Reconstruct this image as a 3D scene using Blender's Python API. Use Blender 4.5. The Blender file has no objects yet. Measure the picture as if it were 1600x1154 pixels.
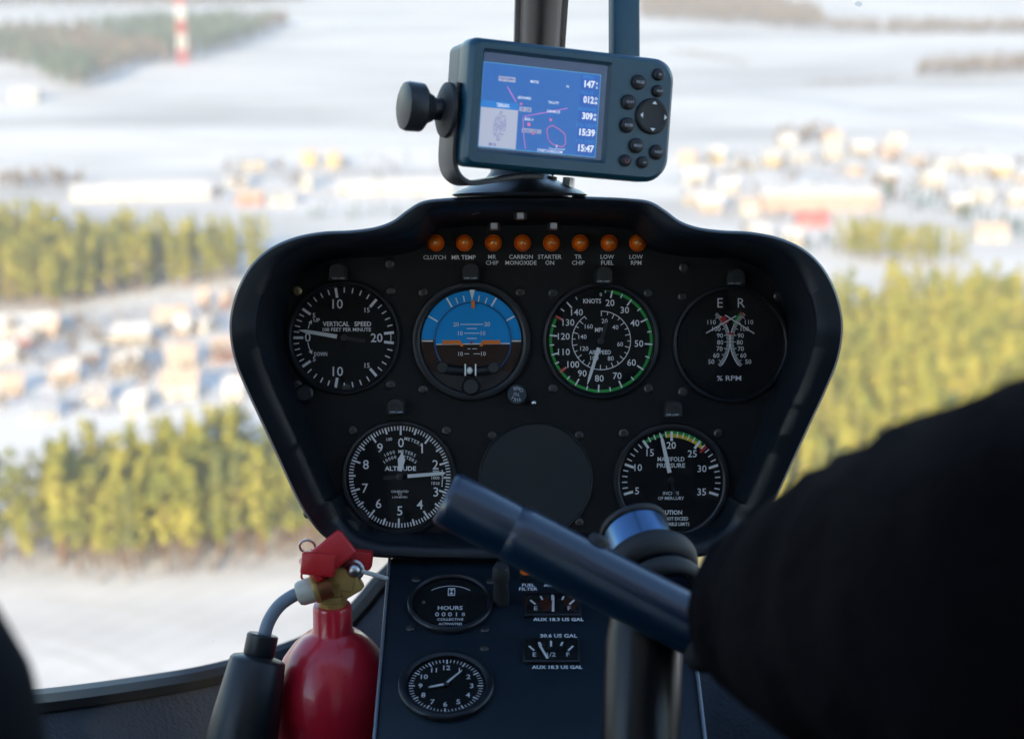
import bpy, bmesh, math, random
import numpy as np
from mathutils import Matrix, Vector, Euler
random.seed(7); rng = np.random.default_rng(7)
R = math.radians; PI = math.pi
sc = bpy.context.scene; COL = sc.collection

# ------------------------------------------------------------------ camera, sky, sun, exposure
FPX, D0, PITCH, ALT = 2819.0, 1.3, R(15.4), 150.0      # focal length in photo pixels, panel distance, pitch, height above ground
cam = bpy.data.cameras.new('camera'); camo = bpy.data.objects.new('camera', cam); COL.objects.link(camo)
cam.sensor_width = 36.0; cam.lens = 36.0 * FPX / 1600.0; cam.clip_start = 0.02; cam.clip_end = 60000.0
camo.rotation_euler = (PI / 2 - PITCH, 0, 0)
cam.dof.use_dof = True; cam.dof.focus_distance = 1.285; cam.dof.aperture_fstop = 7.0
sc.camera = camo

SUN_AZ, SUN_EL = R(14.0), R(16.0)                      # light travels forward, a little to the right; sun low behind the camera
w = bpy.data.worlds.new('World'); sc.world = w; w.use_nodes = True
nt = w.node_tree; sky = nt.nodes.new('ShaderNodeTexSky'); sky.sky_type = 'NISHITA'; sky.sun_disc = False
sky.sun_elevation = SUN_EL; sky.sun_rotation = PI + SUN_AZ; sky.air_density = 1.0; sky.dust_density = 0.3; sky.ozone_density = 2.0
bg = nt.nodes['Background']; bg.inputs['Strength'].default_value = 0.15
nt.links.new(sky.outputs[0], bg.inputs['Color'])
sd = bpy.data.lights.new('sun', 'SUN'); sd.energy = 3.7; sd.angle = R(0.5); sd.color = (1.0, 0.85, 0.60)
so = bpy.data.objects.new('sun', sd); COL.objects.link(so)
so.rotation_euler = Vector((math.sin(SUN_AZ) * math.cos(SUN_EL), math.cos(SUN_AZ) * math.cos(SUN_EL), -math.sin(SUN_EL))).to_track_quat('-Z', 'Y').to_euler()
vs = sc.view_settings; vs.view_transform = 'Standard'; vs.look = 'None'; vs.gamma = 1.0; vs.use_curve_mapping = False
vs.exposure = 1.60
sc.render.engine = 'CYCLES'
sc.cycles.use_denoising = True; sc.cycles.max_bounces = 7; sc.cycles.diffuse_bounces = 4; sc.cycles.glossy_bounces = 3
sc.cycles.transparent_max_bounces = 12; sc.cycles.volume_bounces = 0; sc.cycles.sample_clamp_indirect = 6.0
sc.cycles.caustics_reflective = False; sc.cycles.caustics_refractive = False

# ------------------------------------------------------------------ frames and pixel helpers
FWD = Vector((0, math.cos(PITCH), -math.sin(PITCH))); UP = Vector((0, math.sin(PITCH), math.cos(PITCH))); RIGHT = Vector((1, 0, 0))
MP = Matrix(((1, UP.x, -FWD.x, FWD.x * D0), (0, UP.y, -FWD.y, FWD.y * D0), (0, UP.z, -FWD.z, FWD.z * D0), (0, 0, 0, 1)))  # panel frame: x right, y up, z to viewer
ID = Matrix.Identity(4)
class Frame:
    """a plane in the cockpit given in panel coordinates; P(px,py,h) finds where a sight line meets the plane z = h"""
    def __init__(s, m): s.m = m; s.w = MP @ m; s.i = m.inverted()
    def P(s, px, py, h=0.0):
        o = s.i @ Vector((0, 0, D0)); d = s.i.to_3x3() @ Vector(((px - 800) / FPX, (577 - py) / FPX, -1))
        return o + d * ((h - o.z) / d.z)
    def k(s, px, py, h=0.0):
        return (D0 - (s.m @ s.P(px, py, h)).z) / FPX
PF = Frame(ID)
P = PF.P
def gp(px, py):                                         # point of the flat ground seen at a photo pixel
    d = FWD + RIGHT * ((px - 800) / FPX) + UP * ((577 - py) / FPX)
    return d * (-ALT / d.z)
def wp(px, py, dist):                                   # world point on a sight line at a given distance along the view axis
    return (FWD + RIGHT * ((px - 800) / FPX) + UP * ((577 - py) / FPX)) * dist

# ------------------------------------------------------------------ materials
def mat(name, col, rough=0.5, metal=0.0, spec=0.5, noise=None, bump=None, coat=0.0, emit=None, estr=0.0, sheen=0.0, trans=0.0):
    m = bpy.data.materials.new(name); m.use_nodes = True; n = m.node_tree.nodes; l = m.node_tree.links
    b = n['Principled BSDF']; b.inputs['Base Color'].default_value = (*col, 1); b.inputs['Roughness'].default_value = rough
    b.inputs['Metallic'].default_value = metal; b.inputs['Specular IOR Level'].default_value = spec
    b.inputs['Coat Weight'].default_value = coat; b.inputs['Sheen Weight'].default_value = sheen
    b.inputs['Transmission Weight'].default_value = trans
    if emit: b.inputs['Emission Color'].default_value = (*emit, 1); b.inputs['Emission Strength'].default_value = estr
    if noise or bump: tc = n.new('ShaderNodeTexCoord')
    if noise:                                           # (scale, second colour, contrast)
        t = n.new('ShaderNodeTexNoise'); t.inputs['Scale'].default_value = noise[0]; t.inputs['Detail'].default_value = 6
        r = n.new('ShaderNodeValToRGB'); c = noise[2]
        r.color_ramp.elements[0].position = 0.5 - c; r.color_ramp.elements[1].position = 0.5 + c
        r.color_ramp.elements[0].color = (*col, 1); r.color_ramp.elements[1].color = (*noise[1], 1)
        l.new(tc.outputs['Object'], t.inputs['Vector']); l.new(t.outputs['Fac'], r.inputs['Fac']); l.new(r.outputs['Color'], b.inputs['Base Color'])
        rr = n.new('ShaderNodeMapRange'); rr.inputs['To Min'].default_value = max(0, rough - 0.08); rr.inputs['To Max'].default_value = min(1, rough + 0.08)
        l.new(t.outputs['Fac'], rr.inputs['Value']); l.new(rr.outputs['Result'], b.inputs['Roughness'])
    if bump:                                            # (scale, distance, strength)
        t2 = n.new('ShaderNodeTexNoise'); t2.inputs['Scale'].default_value = bump[0]; t2.inputs['Detail'].default_value = 3
        bp = n.new('ShaderNodeBump'); bp.inputs['Distance'].default_value = bump[1]; bp.inputs['Strength'].default_value = bump[2]
        l.new(tc.outputs['Object'], t2.inputs['Vector']); l.new(t2.outputs['Fac'], bp.inputs['Height']); l.new(bp.outputs['Normal'], b.inputs['Normal'])
    return m
def glass_mat(name, gloss=0.05, dust=0.0):
    m = bpy.data.materials.new(name); m.use_nodes = True; n = m.node_tree.nodes; l = m.node_tree.links
    n.remove(n['Principled BSDF']); out = n['Material Output']
    tr = n.new('ShaderNodeBsdfTransparent'); gl = n.new('ShaderNodeBsdfGlossy'); gl.inputs['Roughness'].default_value = 0.02
    mx = n.new('ShaderNodeMixShader'); lw = n.new('ShaderNodeFresnel'); lw.inputs['IOR'].default_value = 1.3
    ml = n.new('ShaderNodeMath'); ml.operation = 'MULTIPLY'; ml.inputs[1].default_value = gloss / 0.05
    l.new(lw.outputs[0], ml.inputs[0]); l.new(ml.outputs[0], mx.inputs[0]); l.new(tr.outputs[0], mx.inputs[1]); l.new(gl.outputs[0], mx.inputs[2])
    last = mx
    if dust:                                            # fine specks stuck to the pane
        tc = n.new('ShaderNodeTexCoord'); vo = n.new('ShaderNodeTexVoronoi'); vo.inputs['Scale'].default_value = 26.0
        nz = n.new('ShaderNodeTexNoise'); nz.inputs['Scale'].default_value = 9.0
        cmp = n.new('ShaderNodeMath'); cmp.operation = 'LESS_THAN'
        mr = n.new('ShaderNodeMapRange'); mr.inputs['From Min'].default_value = 0.5; mr.inputs['From Max'].default_value = 0.75
        mr.inputs['To Min'].default_value = 0.0; mr.inputs['To Max'].default_value = 0.10
        l.new(tc.outputs['Object'], vo.inputs['Vector']); l.new(tc.outputs['Object'], nz.inputs['Vector']); l.new(nz.outputs['Fac'], mr.inputs['Value'])
        l.new(vo.outputs['Distance'], cmp.inputs[0]); l.new(mr.outputs['Result'], cmp.inputs[1])
        df = n.new('ShaderNodeBsdfDiffuse'); df.inputs['Color'].default_value = (0.7, 0.7, 0.68, 1)
        tl = n.new('ShaderNodeBsdfTranslucent'); tl.inputs['Color'].default_value = (0.8, 0.8, 0.78, 1)
        ad = n.new('ShaderNodeMixShader'); l.new(df.outputs[0], ad.inputs[1]); l.new(tl.outputs[0], ad.inputs[2])
        m2 = n.new('ShaderNodeMixShader'); sc_ = n.new('ShaderNodeMath'); sc_.operation = 'MULTIPLY'; sc_.inputs[1].default_value = dust
        l.new(cmp.outputs[0], sc_.inputs[0]); l.new(sc_.outputs[0], m2.inputs[0]); l.new(mx.outputs[0], m2.inputs[1]); l.new(ad.outputs[0], m2.inputs[2]); last = m2
    l.new(last.outputs[0], out.inputs['Surface'])
    return m

M = {}
M['panel'] = mat('panel_paint', (0.0052, 0.0056, 0.0068), 0.55, spec=0.24, noise=(60, (0.0085, 0.0086, 0.0092), 0.3), bump=(1500, 0.00012, 0.5))
M['hood'] = mat('hood_vinyl', (0.005, 0.008, 0.013), 0.40, spec=0.42, noise=(40, (0.008, 0.011, 0.017), 0.3), bump=(900, 0.0003, 0.5))
M['bezel'] = mat('bezel_black', (0.010, 0.012, 0.016), 0.34, spec=0.45, bump=(700, 0.0001, 0.3))
M['dial'] = mat('dial_black', (0.0075, 0.0082, 0.0095), 0.8, spec=0.2)
M['white'] = mat('dial_white_print', (0.90, 0.91, 0.91), 0.7, spec=0.2)
M['grey_print'] = mat('panel_grey_print', (0.82, 0.83, 0.84), 0.7, spec=0.2)
M['green'] = mat('dial_green', (0.01, 0.36, 0.05), 0.6); M['yellow'] = mat('dial_yellow', (0.75, 0.52, 0.02), 0.6)
M['red'] = mat('dial_red', (0.55, 0.02, 0.02), 0.6); M['orange'] = mat('plane_orange', (0.85, 0.22, 0.02), 0.55)
M['sky_blue'] = mat('horizon_sky', (0.006, 0.33, 0.80), 0.6, spec=0.2); M['earth'] = mat('horizon_earth', (0.036, 0.015, 0.010), 0.6, spec=0.2)
M['needle'] = mat('needle_white', (0.84, 0.85, 0.84), 0.5)
M['screw'] = mat('screw_black_oxide', (0.07, 0.068, 0.065), 0.35, metal=0.8); M['brass_screw'] = mat('screw_worn_brass', (0.35, 0.25, 0.11), 0.4, metal=0.9)
M['steel'] = mat('bright_steel', (0.58, 0.59, 0.60), 0.30, metal=1.0); M['rubber'] = mat('black_rubber', (0.02, 0.021, 0.023), 0.6)
M['amber'] = mat('amber_lens', (0.95, 0.19, 0.008), 0.08, coat=1.0); M['amber_glint'] = mat('painted_lens_glint', (0.95, 0.5, 0.15), 0.2, metal=0.6)  # second colour is a painted highlight for the lens tips
M['gauge_glass'] = glass_mat('gauge_glass', 0.028); M['pane'] = glass_mat('windshield_acrylic', 0.03, dust=0.55)
M['gps'] = mat('gps_plastic', (0.006, 0.056, 0.094), 0.34, spec=0.5, bump=(1400, 0.00008, 0.4)); M['gps_side'] = mat('gps_side_plastic', (0.05, 0.075, 0.10), 0.4, bump=(1400, 0.00008, 0.4))  # black plastic with the sky's blue put into its base colour
M['key'] = mat('gps_key_rubber', (0.018, 0.019, 0.022), 0.5, spec=0.4)
M['key_print'] = mat('gps_key_print', (0.42, 0.45, 0.5), 0.7)
M['bracket'] = mat('bracket_plastic', (0.022, 0.024, 0.028), 0.38, spec=0.5)
M['grip'] = mat('cyclic_grip_foam', (0.003, 0.020, 0.050), 0.30, spec=1.0, coat=0.35, bump=(500, 0.0003, 0.4))  # black grip, blue sky reflection mixed into the base colour
M['hub_metal'] = mat('cyclic_hub_metal', (0.10, 0.19, 0.34), 0.25, metal=0.9)  # blue of the reflected sky is tinted into the metal
M['stick'] = mat('cyclic_column_paint', (0.010, 0.010, 0.012), 0.3, metal=0.3)
M['console'] = mat('console_paint', (0.005, 0.012, 0.021), 0.45, spec=0.45, noise=(50, (0.008, 0.017, 0.028), 0.3), bump=(1300, 0.0001, 0.5))  # black console, skylight's blue worked into both colours
M['bottle'] = mat('extinguisher_red', (0.70, 0.014, 0.040), 0.30, coat=0.5, noise=(35, (0.56, 0.012, 0.03), 0.25), bump=(160, 0.0004, 0.25))
M['red_plastic'] = mat('handle_red', (0.56, 0.015, 0.02), 0.35, coat=0.2); M['brass'] = mat('valve_brass', (0.56, 0.38, 0.13), 0.38, metal=0.45, noise=(120, (0.44, 0.28, 0.09), 0.3))
M['copper'] = mat('valve_copper', (0.32, 0.13, 0.06), 0.4, metal=0.7); M['collar'] = mat('hose_collar_plastic', (0.55, 0.53, 0.45), 0.45)
M['hose'] = mat('hose_rubber', (0.20, 0.25, 0.30), 0.45); M['nozzle'] = mat('nozzle_plastic', (0.014, 0.016, 0.02), 0.38)
M['liner'] = mat('cabin_liner', (0.70, 0.70, 0.71), 0.8, noise=(30, (0.76, 0.76, 0.76), 0.3)); M['frame'] = mat('frame_black', (0.012, 0.013, 0.015), 0.45)
M['post'] = mat('post_grey', (0.026, 0.025, 0.026), 0.35); M['carpet'] = mat('floor_carpet', (0.02, 0.025, 0.035), 0.9, bump=(300, 0.003, 0.6))
M['jacket'] = mat('black_fleece', (0.0022, 0.0018, 0.0030), 0.95, spec=0.03, noise=(25, (0.0040, 0.0034, 0.0052), 0.3), bump=(120, 0.004, 0.8))
M['trousers'] = mat('dark_trousers', (0.02, 0.022, 0.03), 0.9); M['skin'] = mat('skin', (0.46, 0.27, 0.19), 0.5); M['hair'] = mat('brown_hair', (0.05, 0.03, 0.02), 0.7, bump=(90, 0.004, 0.9))
M['seat'] = mat('seat_leather', (0.003, 0.004, 0.008), 0.85, spec=0.08, bump=(200, 0.001, 0.4))
# ------------------------------------------------------------------ objects
def tag(o, label=None, cat=None, group=None, kind=None):
    if label: o['label'] = label
    if cat: o['category'] = cat
    if group: o['group'] = group
    if kind: o['kind'] = kind
    return o
def thing(name, label, cat, frame=ID, base=(0, 0, 0), rz=0.0, group=None):
    o = bpy.data.objects.new(name, None); COL.objects.link(o); o.empty_display_size = 0.02
    o.matrix_world = frame @ Matrix.Translation(Vector(base)) @ Matrix.Rotation(rz, 4, 'Z')
    o['_b'] = 0; del o['_b']; BASE[o.name] = Vector(base)
    return tag(o, label, cat, group)
BASE = {}
def mkobj(name, me, parent=None, loc=(0, 0, 0)):
    o = bpy.data.objects.new(name, me); COL.objects.link(o)
    o.location = loc
    if parent: o.parent = parent
    return o
_TX = {}
def glyphs(s, bold):
    key = (s, bold)
    if key not in _TX:
        cu = bpy.data.curves.new('t', 'FONT'); cu.body = s; cu.align_x = 'CENTER'; cu.resolution_u = 2; cu.offset = bold; cu.fill_mode = 'FRONT'
        o = bpy.data.objects.new('t', cu); me = bpy.data.meshes.new_from_object(o)
        v = np.array([x.co[:] for x in me.vertices]).reshape(-1, 3); f = [tuple(p.vertices) for p in me.polygons]
        bpy.data.objects.remove(o); bpy.data.curves.remove(cu); bpy.data.meshes.remove(me)
        if len(v):
            c = (v.min(0) + v.max(0)) / 2; v = v - c
        _TX[key] = (v, f)
    return _TX[key]
class MB:
    def __init__(s): s.v = []; s.f = []
    def add(s, vs, fs):
        n = len(s.v); s.v += [tuple(x) for x in vs]; s.f += [tuple(i + n for i in f) for f in fs]; return s
    def poly(s, pts): return s.add(pts, [tuple(range(len(pts)))])
    def box(s, c, size, m=None):
        c = Vector(c); a, b, d = (x / 2 for x in size)
        vs = [Vector((x, y, z)) for x in (-a, a) for y in (-b, b) for z in (-d, d)]
        if m is not None: vs = [m @ q for q in vs]
        return s.add([c + q for q in vs], [(0, 1, 3, 2), (4, 6, 7, 5), (0, 4, 5, 1), (2, 3, 7, 6), (0, 2, 6, 4), (1, 5, 7, 3)])
    def loft(s, rings, closed=True, cap0=False, cap1=False):
        n = len(rings[0]); vs = [q for r in rings for q in r]; fs = []
        for i in range(len(rings) - 1):
            for j in range(n if closed else n - 1):
                k = (j + 1) % n; fs.append((i * n + j, i * n + k, (i + 1) * n + k, (i + 1) * n + j))
        if cap0: fs.append(tuple(range(n - 1, -1, -1)))
        if cap1: fs.append(tuple((len(rings) - 1) * n + j for j in range(n)))
        return s.add(vs, fs)
    def lathe(s, prof, c=(0, 0, 0), axis=(0, 0, 1), n=32, cap0=True, cap1=True):
        q = Vector((0, 0, 1)).rotation_difference(Vector(axis).normalized()).to_matrix(); c = Vector(c); rings = []
        for r, h in prof:
            r = max(r, 1e-5)
            rings.append([c + q @ Vector((r * math.cos(2 * PI * j / n), r * math.sin(2 * PI * j / n), h)) for j in range(n)])
        return s.loft(rings, True, cap0, cap1)
    def tube(s, path, rad, n=16, caps=True):
        path = [Vector(p) for p in path]; rads = rad if isinstance(rad, (list, tuple)) else [rad] * len(path)
        rings = []; ref = None
        for i, p in enumerate(path):
            t = (path[min(i + 1, len(path) - 1)] - path[max(i - 1, 0)]).normalized()
            if ref is None: ref = t.orthogonal().normalized()
            ref = (ref - t * ref.dot(t)).normalized(); b = t.cross(ref)
            rings.append([p + (ref * math.cos(2 * PI * j / n) + b * math.sin(2 * PI * j / n)) * rads[i] for j in range(n)])
        return s.loft(rings, True, caps, caps)
    def tick(s, c, ang, r0, r1, wd, h):                  # a painted stroke on a dial; ang in degrees clockwise from the top
        a = R(ang); d = Vector((math.sin(a), math.cos(a), 0)); t = Vector((d.y, -d.x, 0)) * wd / 2; c = Vector((c[0], c[1], h))
        return s.poly([c + d * r0 + t, c + d * r1 + t, c + d * r1 - t, c + d * r0 - t])
    def arc(s, c, a0, a1, r0, r1, h, n=40):
        c = Vector((c[0], c[1], h)); pts = []
        for i in range(n + 1):
            a = R(a0 + (a1 - a0) * i / n); d = Vector((math.sin(a), math.cos(a), 0)); pts.append((c + d * r0, c + d * r1))
        for i in range(n): s.poly([pts[i][0], pts[i][1], pts[i + 1][1], pts[i + 1][0]])
        return s
    def text(s, F, t, px, py, h, cap=None, width=None, rot=0.0, bold=0.012):
        v, f = glyphs(t, bold); k = F.k(px, py, h); c = F.P(px, py, h)
        if not len(v): return s
        wx = v[:, 0].max() - v[:, 0].min(); hy = max(v[:, 1].max() - v[:, 1].min(), 1e-6)
        sy = cap * k / hy if cap else None; sx = width * k / wx if width else None
        sx = sx or sy; sy = sy or sx; cr, sr = math.cos(R(rot)), math.sin(R(rot))
        return s.add([(c.x + x * sx * cr - y * sy * sr, c.y + x * sx * sr + y * sy * cr, h) for x, y, _ in v], f)
    def line(s, pts, wd, h):                             # flat polyline print
        pts = [Vector((p[0], p[1], h)) for p in pts]
        for a, b in zip(pts, pts[1:]):
            d = (b - a)
            if d.length < 1e-9: continue
            t = Vector((-d.y, d.x, 0)).normalized() * wd / 2; s.poly([a + t, b + t, b - t, a - t])
        return s
    def build(s, name, m, parent=None, smooth=35, bevel=0.0, seg=2, frame=None, origin=True, recalc=False):
        me = bpy.data.meshes.new(name); v = np.array([tuple(x) for x in s.v], dtype=float).reshape(-1, 3)
        base = BASE.get(parent.name, Vector()) if parent else Vector(); c = (v.min(0) + v.max(0)) / 2 if origin else np.zeros(3)
        me.from_pydata((v - c).tolist(), [], s.f); me.update()
        if bevel or recalc:
            b = bmesh.new(); b.from_mesh(me)
            bmesh.ops.recalc_face_normals(b, faces=b.faces)
            if bevel:
                ed = [e for e in b.edges if len(e.link_faces) == 2 and e.calc_face_angle(0) > R(30)]
                bmesh.ops.bevel(b, geom=ed, offset=bevel, segments=seg, profile=0.5, affect='EDGES', clamp_overlap=True)
            b.to_mesh(me); b.free()
        if smooth:
            me.shade_smooth(); me.set_sharp_from_angle(angle=R(smooth))
        if m: me.materials.append(M[m] if isinstance(m, str) else m)
        o = bpy.data.objects.new(name, me); COL.objects.link(o); c = Vector(c)
        BASE[o.name] = c
        if parent: o.parent = parent; o.location = c - base
        else: o.matrix_world = (frame if frame is not None else ID) @ Matrix.Translation(c)
        return o
def smooth_path(pts, n=8, closed=False):
    pts = [Vector(p) for p in pts]; N = len(pts); out = []
    for i in range(N if closed else N - 1):
        g = (lambda k: pts[k % N]) if closed else (lambda k: pts[min(max(k, 0), N - 1)])
        p0, p1, p2, p3 = g(i - 1), g(i), g(i + 1), g(i + 2)
        for j in range(n):
            t = j / n; out.append(0.5 * ((2 * p1) + (p2 - p0) * t + (2 * p0 - 5 * p1 + 4 * p2 - p3) * t * t + (3 * p1 - p0 - 3 * p2 + p3) * t ** 3))
    if not closed: out.append(pts[-1])
    return out
# ================================================================== THE LAND OUTSIDE
Z0 = -ALT
def ground_material():
    m = bpy.data.materials.new('snow_field'); m.use_nodes = True; n = m.node_tree.nodes; l = m.node_tree.links; b = n['Principled BSDF']
    b.inputs['Roughness'].default_value = 0.75; b.inputs['Specular IOR Level'].default_value = 0.2
    g = n.new('ShaderNodeNewGeometry')
    t = n.new('ShaderNodeTexNoise'); t.inputs['Scale'].default_value = 0.012; t.inputs['Detail'].default_value = 8; t.inputs['Roughness'].default_value = 0.6
    r = n.new('ShaderNodeValToRGB'); e = r.color_ramp.elements
    e[0].position = 0.34; e[0].color = (0.47, 0.44, 0.41, 1); e[1].position = 0.60; e[1].color = (0.80, 0.755, 0.70, 1)
    m0 = n.new('ShaderNodeMapping'); m0.inputs['Scale'].default_value = (0.28, 1.0, 1.0); m0.inputs['Rotation'].default_value = (0, 0, R(-9)); l.new(g.outputs['Position'], m0.inputs['Vector'])
    l.new(m0.outputs['Vector'], t.inputs['Vector']); l.new(t.outputs['Fac'], r.inputs['Fac'])
    wv = n.new('ShaderNodeTexWave'); wv.inputs['Scale'].default_value = 0.045; wv.inputs['Distortion'].default_value = 3.0; wv.inputs['Detail'].default_value = 3; wv.inputs['Detail Scale'].default_value = 0.3
    mp = n.new('ShaderNodeMapping'); mp.inputs['Rotation'].default_value = (0, 0, R(35)); l.new(g.outputs['Position'], mp.inputs['Vector']); l.new(mp.outputs['Vector'], wv.inputs['Vector'])
    r2 = n.new('ShaderNodeValToRGB'); r2.color_ramp.elements[0].position = 0.0; r2.color_ramp.elements[0].color = (0.93, 0.925, 0.92, 1); r2.color_ramp.elements[1].position = 0.25; r2.color_ramp.elements[1].color = (1, 1, 1, 1)
    l.new(wv.outputs['Fac'], r2.inputs['Fac'])
    mx = n.new('ShaderNodeMix'); mx.data_type = 'RGBA'; mx.blend_type = 'MULTIPLY'; mx.inputs[0].default_value = 1.0
    l.new(r.outputs['Color'], mx.inputs[6]); l.new(r2.outputs['Color'], mx.inputs[7]); l.new(mx.outputs[2], b.inputs['Base Color'])
    t3 = n.new('ShaderNodeTexNoise'); t3.inputs['Scale'].default_value = 0.05; t3.inputs['Detail'].default_value = 5
    bp = n.new('ShaderNodeBump'); bp.inputs['Distance'].default_value = 1.2; bp.inputs['Strength'].default_value = 0.35
    l.new(g.outputs['Position'], t3.inputs['Vector']); l.new(t3.outputs['Fac'], bp.inputs['Height']); l.new(bp.outputs['Normal'], b.inputs['Normal'])
    return m
GS = 20000.0
gm = MB().poly([(-GS, -GS, Z0), (GS, -GS, Z0), (GS, GS, Z0), (-GS, GS, Z0)]).build('ground', ground_material(), smooth=None)
tag(gm, 'snow covered fields far below the helicopter', 'ground', kind='structure')

M['road'] = mat('packed_snow_road', (0.42, 0.43, 0.46), 0.8, noise=(0.05, (0.55, 0.55, 0.56), 0.3))
def strip(name, pix, width, m, dz):
    pts = smooth_path([gp(*p) for p in pix], 10); a = []; b = []
    for i, p in enumerate(pts):
        t = (pts[min(i + 1, len(pts) - 1)] - pts[max(i - 1, 0)]); t = Vector((-t.y, t.x, 0)).normalized() * width / 2
        a.append((p.x + t.x, p.y + t.y, Z0 + dz)); b.append((p.x - t.x, p.y - t.y, Z0 + dz))
    return tag(MB().loft([a, b], closed=False).build(name, m, smooth=None, recalc=True), kind='structure')
strip('road', [(1000, 118), (1150, 138), (1280, 158), (1360, 174), (1450, 184), (1600, 208), (1760, 235)], 9, 'road', 0.06)
strip('road', [(-80, 560), (60, 540), (140, 545), (240, 520), (330, 512), (420, 500)], 6, 'road', 0.10)
strip('road', [(-80, 640), (60, 622), (180, 640), (330, 622), (450, 590)], 5, 'road', 0.14)
strip('road', [(1040, 285), (1200, 262), (1330, 285), (1480, 300), (1680, 330)], 7, 'road', 0.18)
strip('path', [(420, 185), (560, 178), (700, 190)], 4, 'road', 0.06)

M['stubble'] = mat('field_edge_grass', (0.50, 0.45, 0.39), 0.9, noise=(0.06, (0.66, 0.62, 0.57), 0.3))
for q_ in ([(300, 150), (480, 165), (640, 196), (720, 205)], [(-60, 190), (200, 205), (420, 232), (600, 238)], [(1040, 60), (1200, 75), (1400, 80), (1650, 76)], [(1050, 205), (1180, 200), (1330, 205)], [(1380, 150), (1500, 160), (1660, 158)], [(880, 95), (980, 108), (1060, 135)], [(-60, 225), (120, 240), (330, 236)]): strip('field_track', q_, 4.5, 'stubble', 0.05)
for q_ in ([(-60, 960), (150, 1010), (330, 1090)], [(-60, 985), (120, 1030), (260, 1100)], [(60, 930), (240, 960), (420, 1010)]): strip('field_track', q_, 1.0, 'stubble', 0.05)

# ---------------- trees
def foliage_mat(name, c0, c1, c2):
    m = bpy.data.materials.new(name); m.use_nodes = True; n = m.node_tree.nodes; l = m.node_tree.links; b = n['Principled BSDF']
    b.inputs['Roughness'].default_value = 0.7; b.inputs['Specular IOR Level'].default_value = 0.25
    g = n.new('ShaderNodeNewGeometry'); t = n.new('ShaderNodeTexNoise'); t.inputs['Scale'].default_value = 0.085; t.inputs['Detail'].default_value = 4
    r = n.new('ShaderNodeValToRGB'); e = r.color_ramp.elements; e[0].position = 0.32; e[0].color = (*c0, 1); e[1].position = 0.68; e[1].color = (*c2, 1)
    x = e.new(0.5); x.color = (*c1, 1)
    l.new(g.outputs['Position'], t.inputs['Vector']); l.new(t.outputs['Fac'], r.inputs['Fac']); l.new(r.outputs['Color'], b.inputs['Base Color'])
    return m
M['pine'] = foliage_mat('pine_needles', (0.13, 0.15, 0.026), (0.26, 0.245, 0.032), (0.36, 0.31, 0.050))
M['pine_dark'] = foliage_mat('dark_pine_needles', (0.075, 0.10, 0.034), (0.16, 0.165, 0.038), (0.25, 0.22, 0.044))
M['fir'] = foliage_mat('far_pine_needles', (0.055, 0.095, 0.07), (0.085, 0.125, 0.08), (0.13, 0.15, 0.085))
M['twigs'] = foliage_mat('bare_twigs', (0.15, 0.11, 0.085), (0.20, 0.15, 0.115), (0.24, 0.18, 0.13))
M['bark'] = foliage_mat('pine_bark', (0.14, 0.075, 0.045), (0.20, 0.105, 0.06), (0.26, 0.14, 0.08))
M['gbark'] = foliage_mat('grey_bark', (0.09, 0.075, 0.06), (0.12, 0.10, 0.085), (0.16, 0.13, 0.11))
def crown_arrays(rg, H, z0, rad, K, q, size, conic, dark=0.5):
    """leaf-sized quads in clumps through a crown's volume, leaning outwards"""
    V = []
    for k in range(K):
        t = rg.random() ** 0.85; z = z0 + (H - z0) * t
        prof = (1 - t) ** 0.75 * (0.55 + 0.45 * min(1, t / 0.18)) if conic else math.sqrt(max(0.02, 1 - (2 * t - 0.95) ** 2))
        rr = rad * max(prof, 0.10) * math.sqrt(0.15 + 0.85 * rg.random()); a = rg.random() * 2 * PI
        cc = np.array([rr * math.cos(a), rr * math.sin(a), z]); cs = rad * (0.34 if conic else 0.30) * (0.6 + 0.6 * rg.random()) * (1.0 - 0.45 * t)
        u = rg.normal(size=(q, 3)); u /= np.linalg.norm(u, axis=1)[:, None]
        pos = cc + u * (cs * rg.random((q, 1)) ** 0.4) * np.array([1, 1, 0.62])
        ax = np.array([math.cos(a) * 0.5, math.sin(a) * 0.5, 0.45]); nn = u * 0.9 + ax + rg.normal(size=(q, 3)) * 0.35; nn /= np.linalg.norm(nn, axis=1)[:, None]
        rv = rg.normal(size=(q, 3)); t1 = np.cross(nn, rv); t1 /= np.linalg.norm(t1, axis=1)[:, None]; t2 = np.cross(nn, t1)
        s = size * (0.6 + 0.8 * rg.random((q, 1)))
        V.append(np.stack([pos + t1 * s, pos + t2 * s * 0.55, pos - t1 * s, pos - t2 * s * 0.55], 1).reshape(-1, 3))
    V = np.concatenate(V); F = np.arange(len(V)).reshape(-1, 4)
    return V, F
def trunk_arrays(rg, H, r0, limbs=5, n=6):
    mb = MB(); lean = rg.normal(size=2) * 0.02 * H
    mb.tube([(0, 0, -0.4), (lean[0] * 0.3, lean[1] * 0.3, H * 0.35), (lean[0] * 0.7, lean[1] * 0.7, H * 0.7), (lean[0], lean[1], H * 0.97)], [r0, r0 * 0.8, r0 * 0.5, r0 * 0.12], n)
    for i in range(limbs):
        z = H * (0.42 + 0.45 * rg.random()); a = rg.random() * 2 * PI; L = H * 0.11 * (1.3 - z / H)* 1.6
        mb.tube([(lean[0] * z / H, lean[1] * z / H, z), (L * math.cos(a), L * math.sin(a), z + L * 0.35)], [r0 * 0.3, r0 * 0.08], 4)
    return np.array([tuple(q) for q in mb.v]), mb.f
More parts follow.
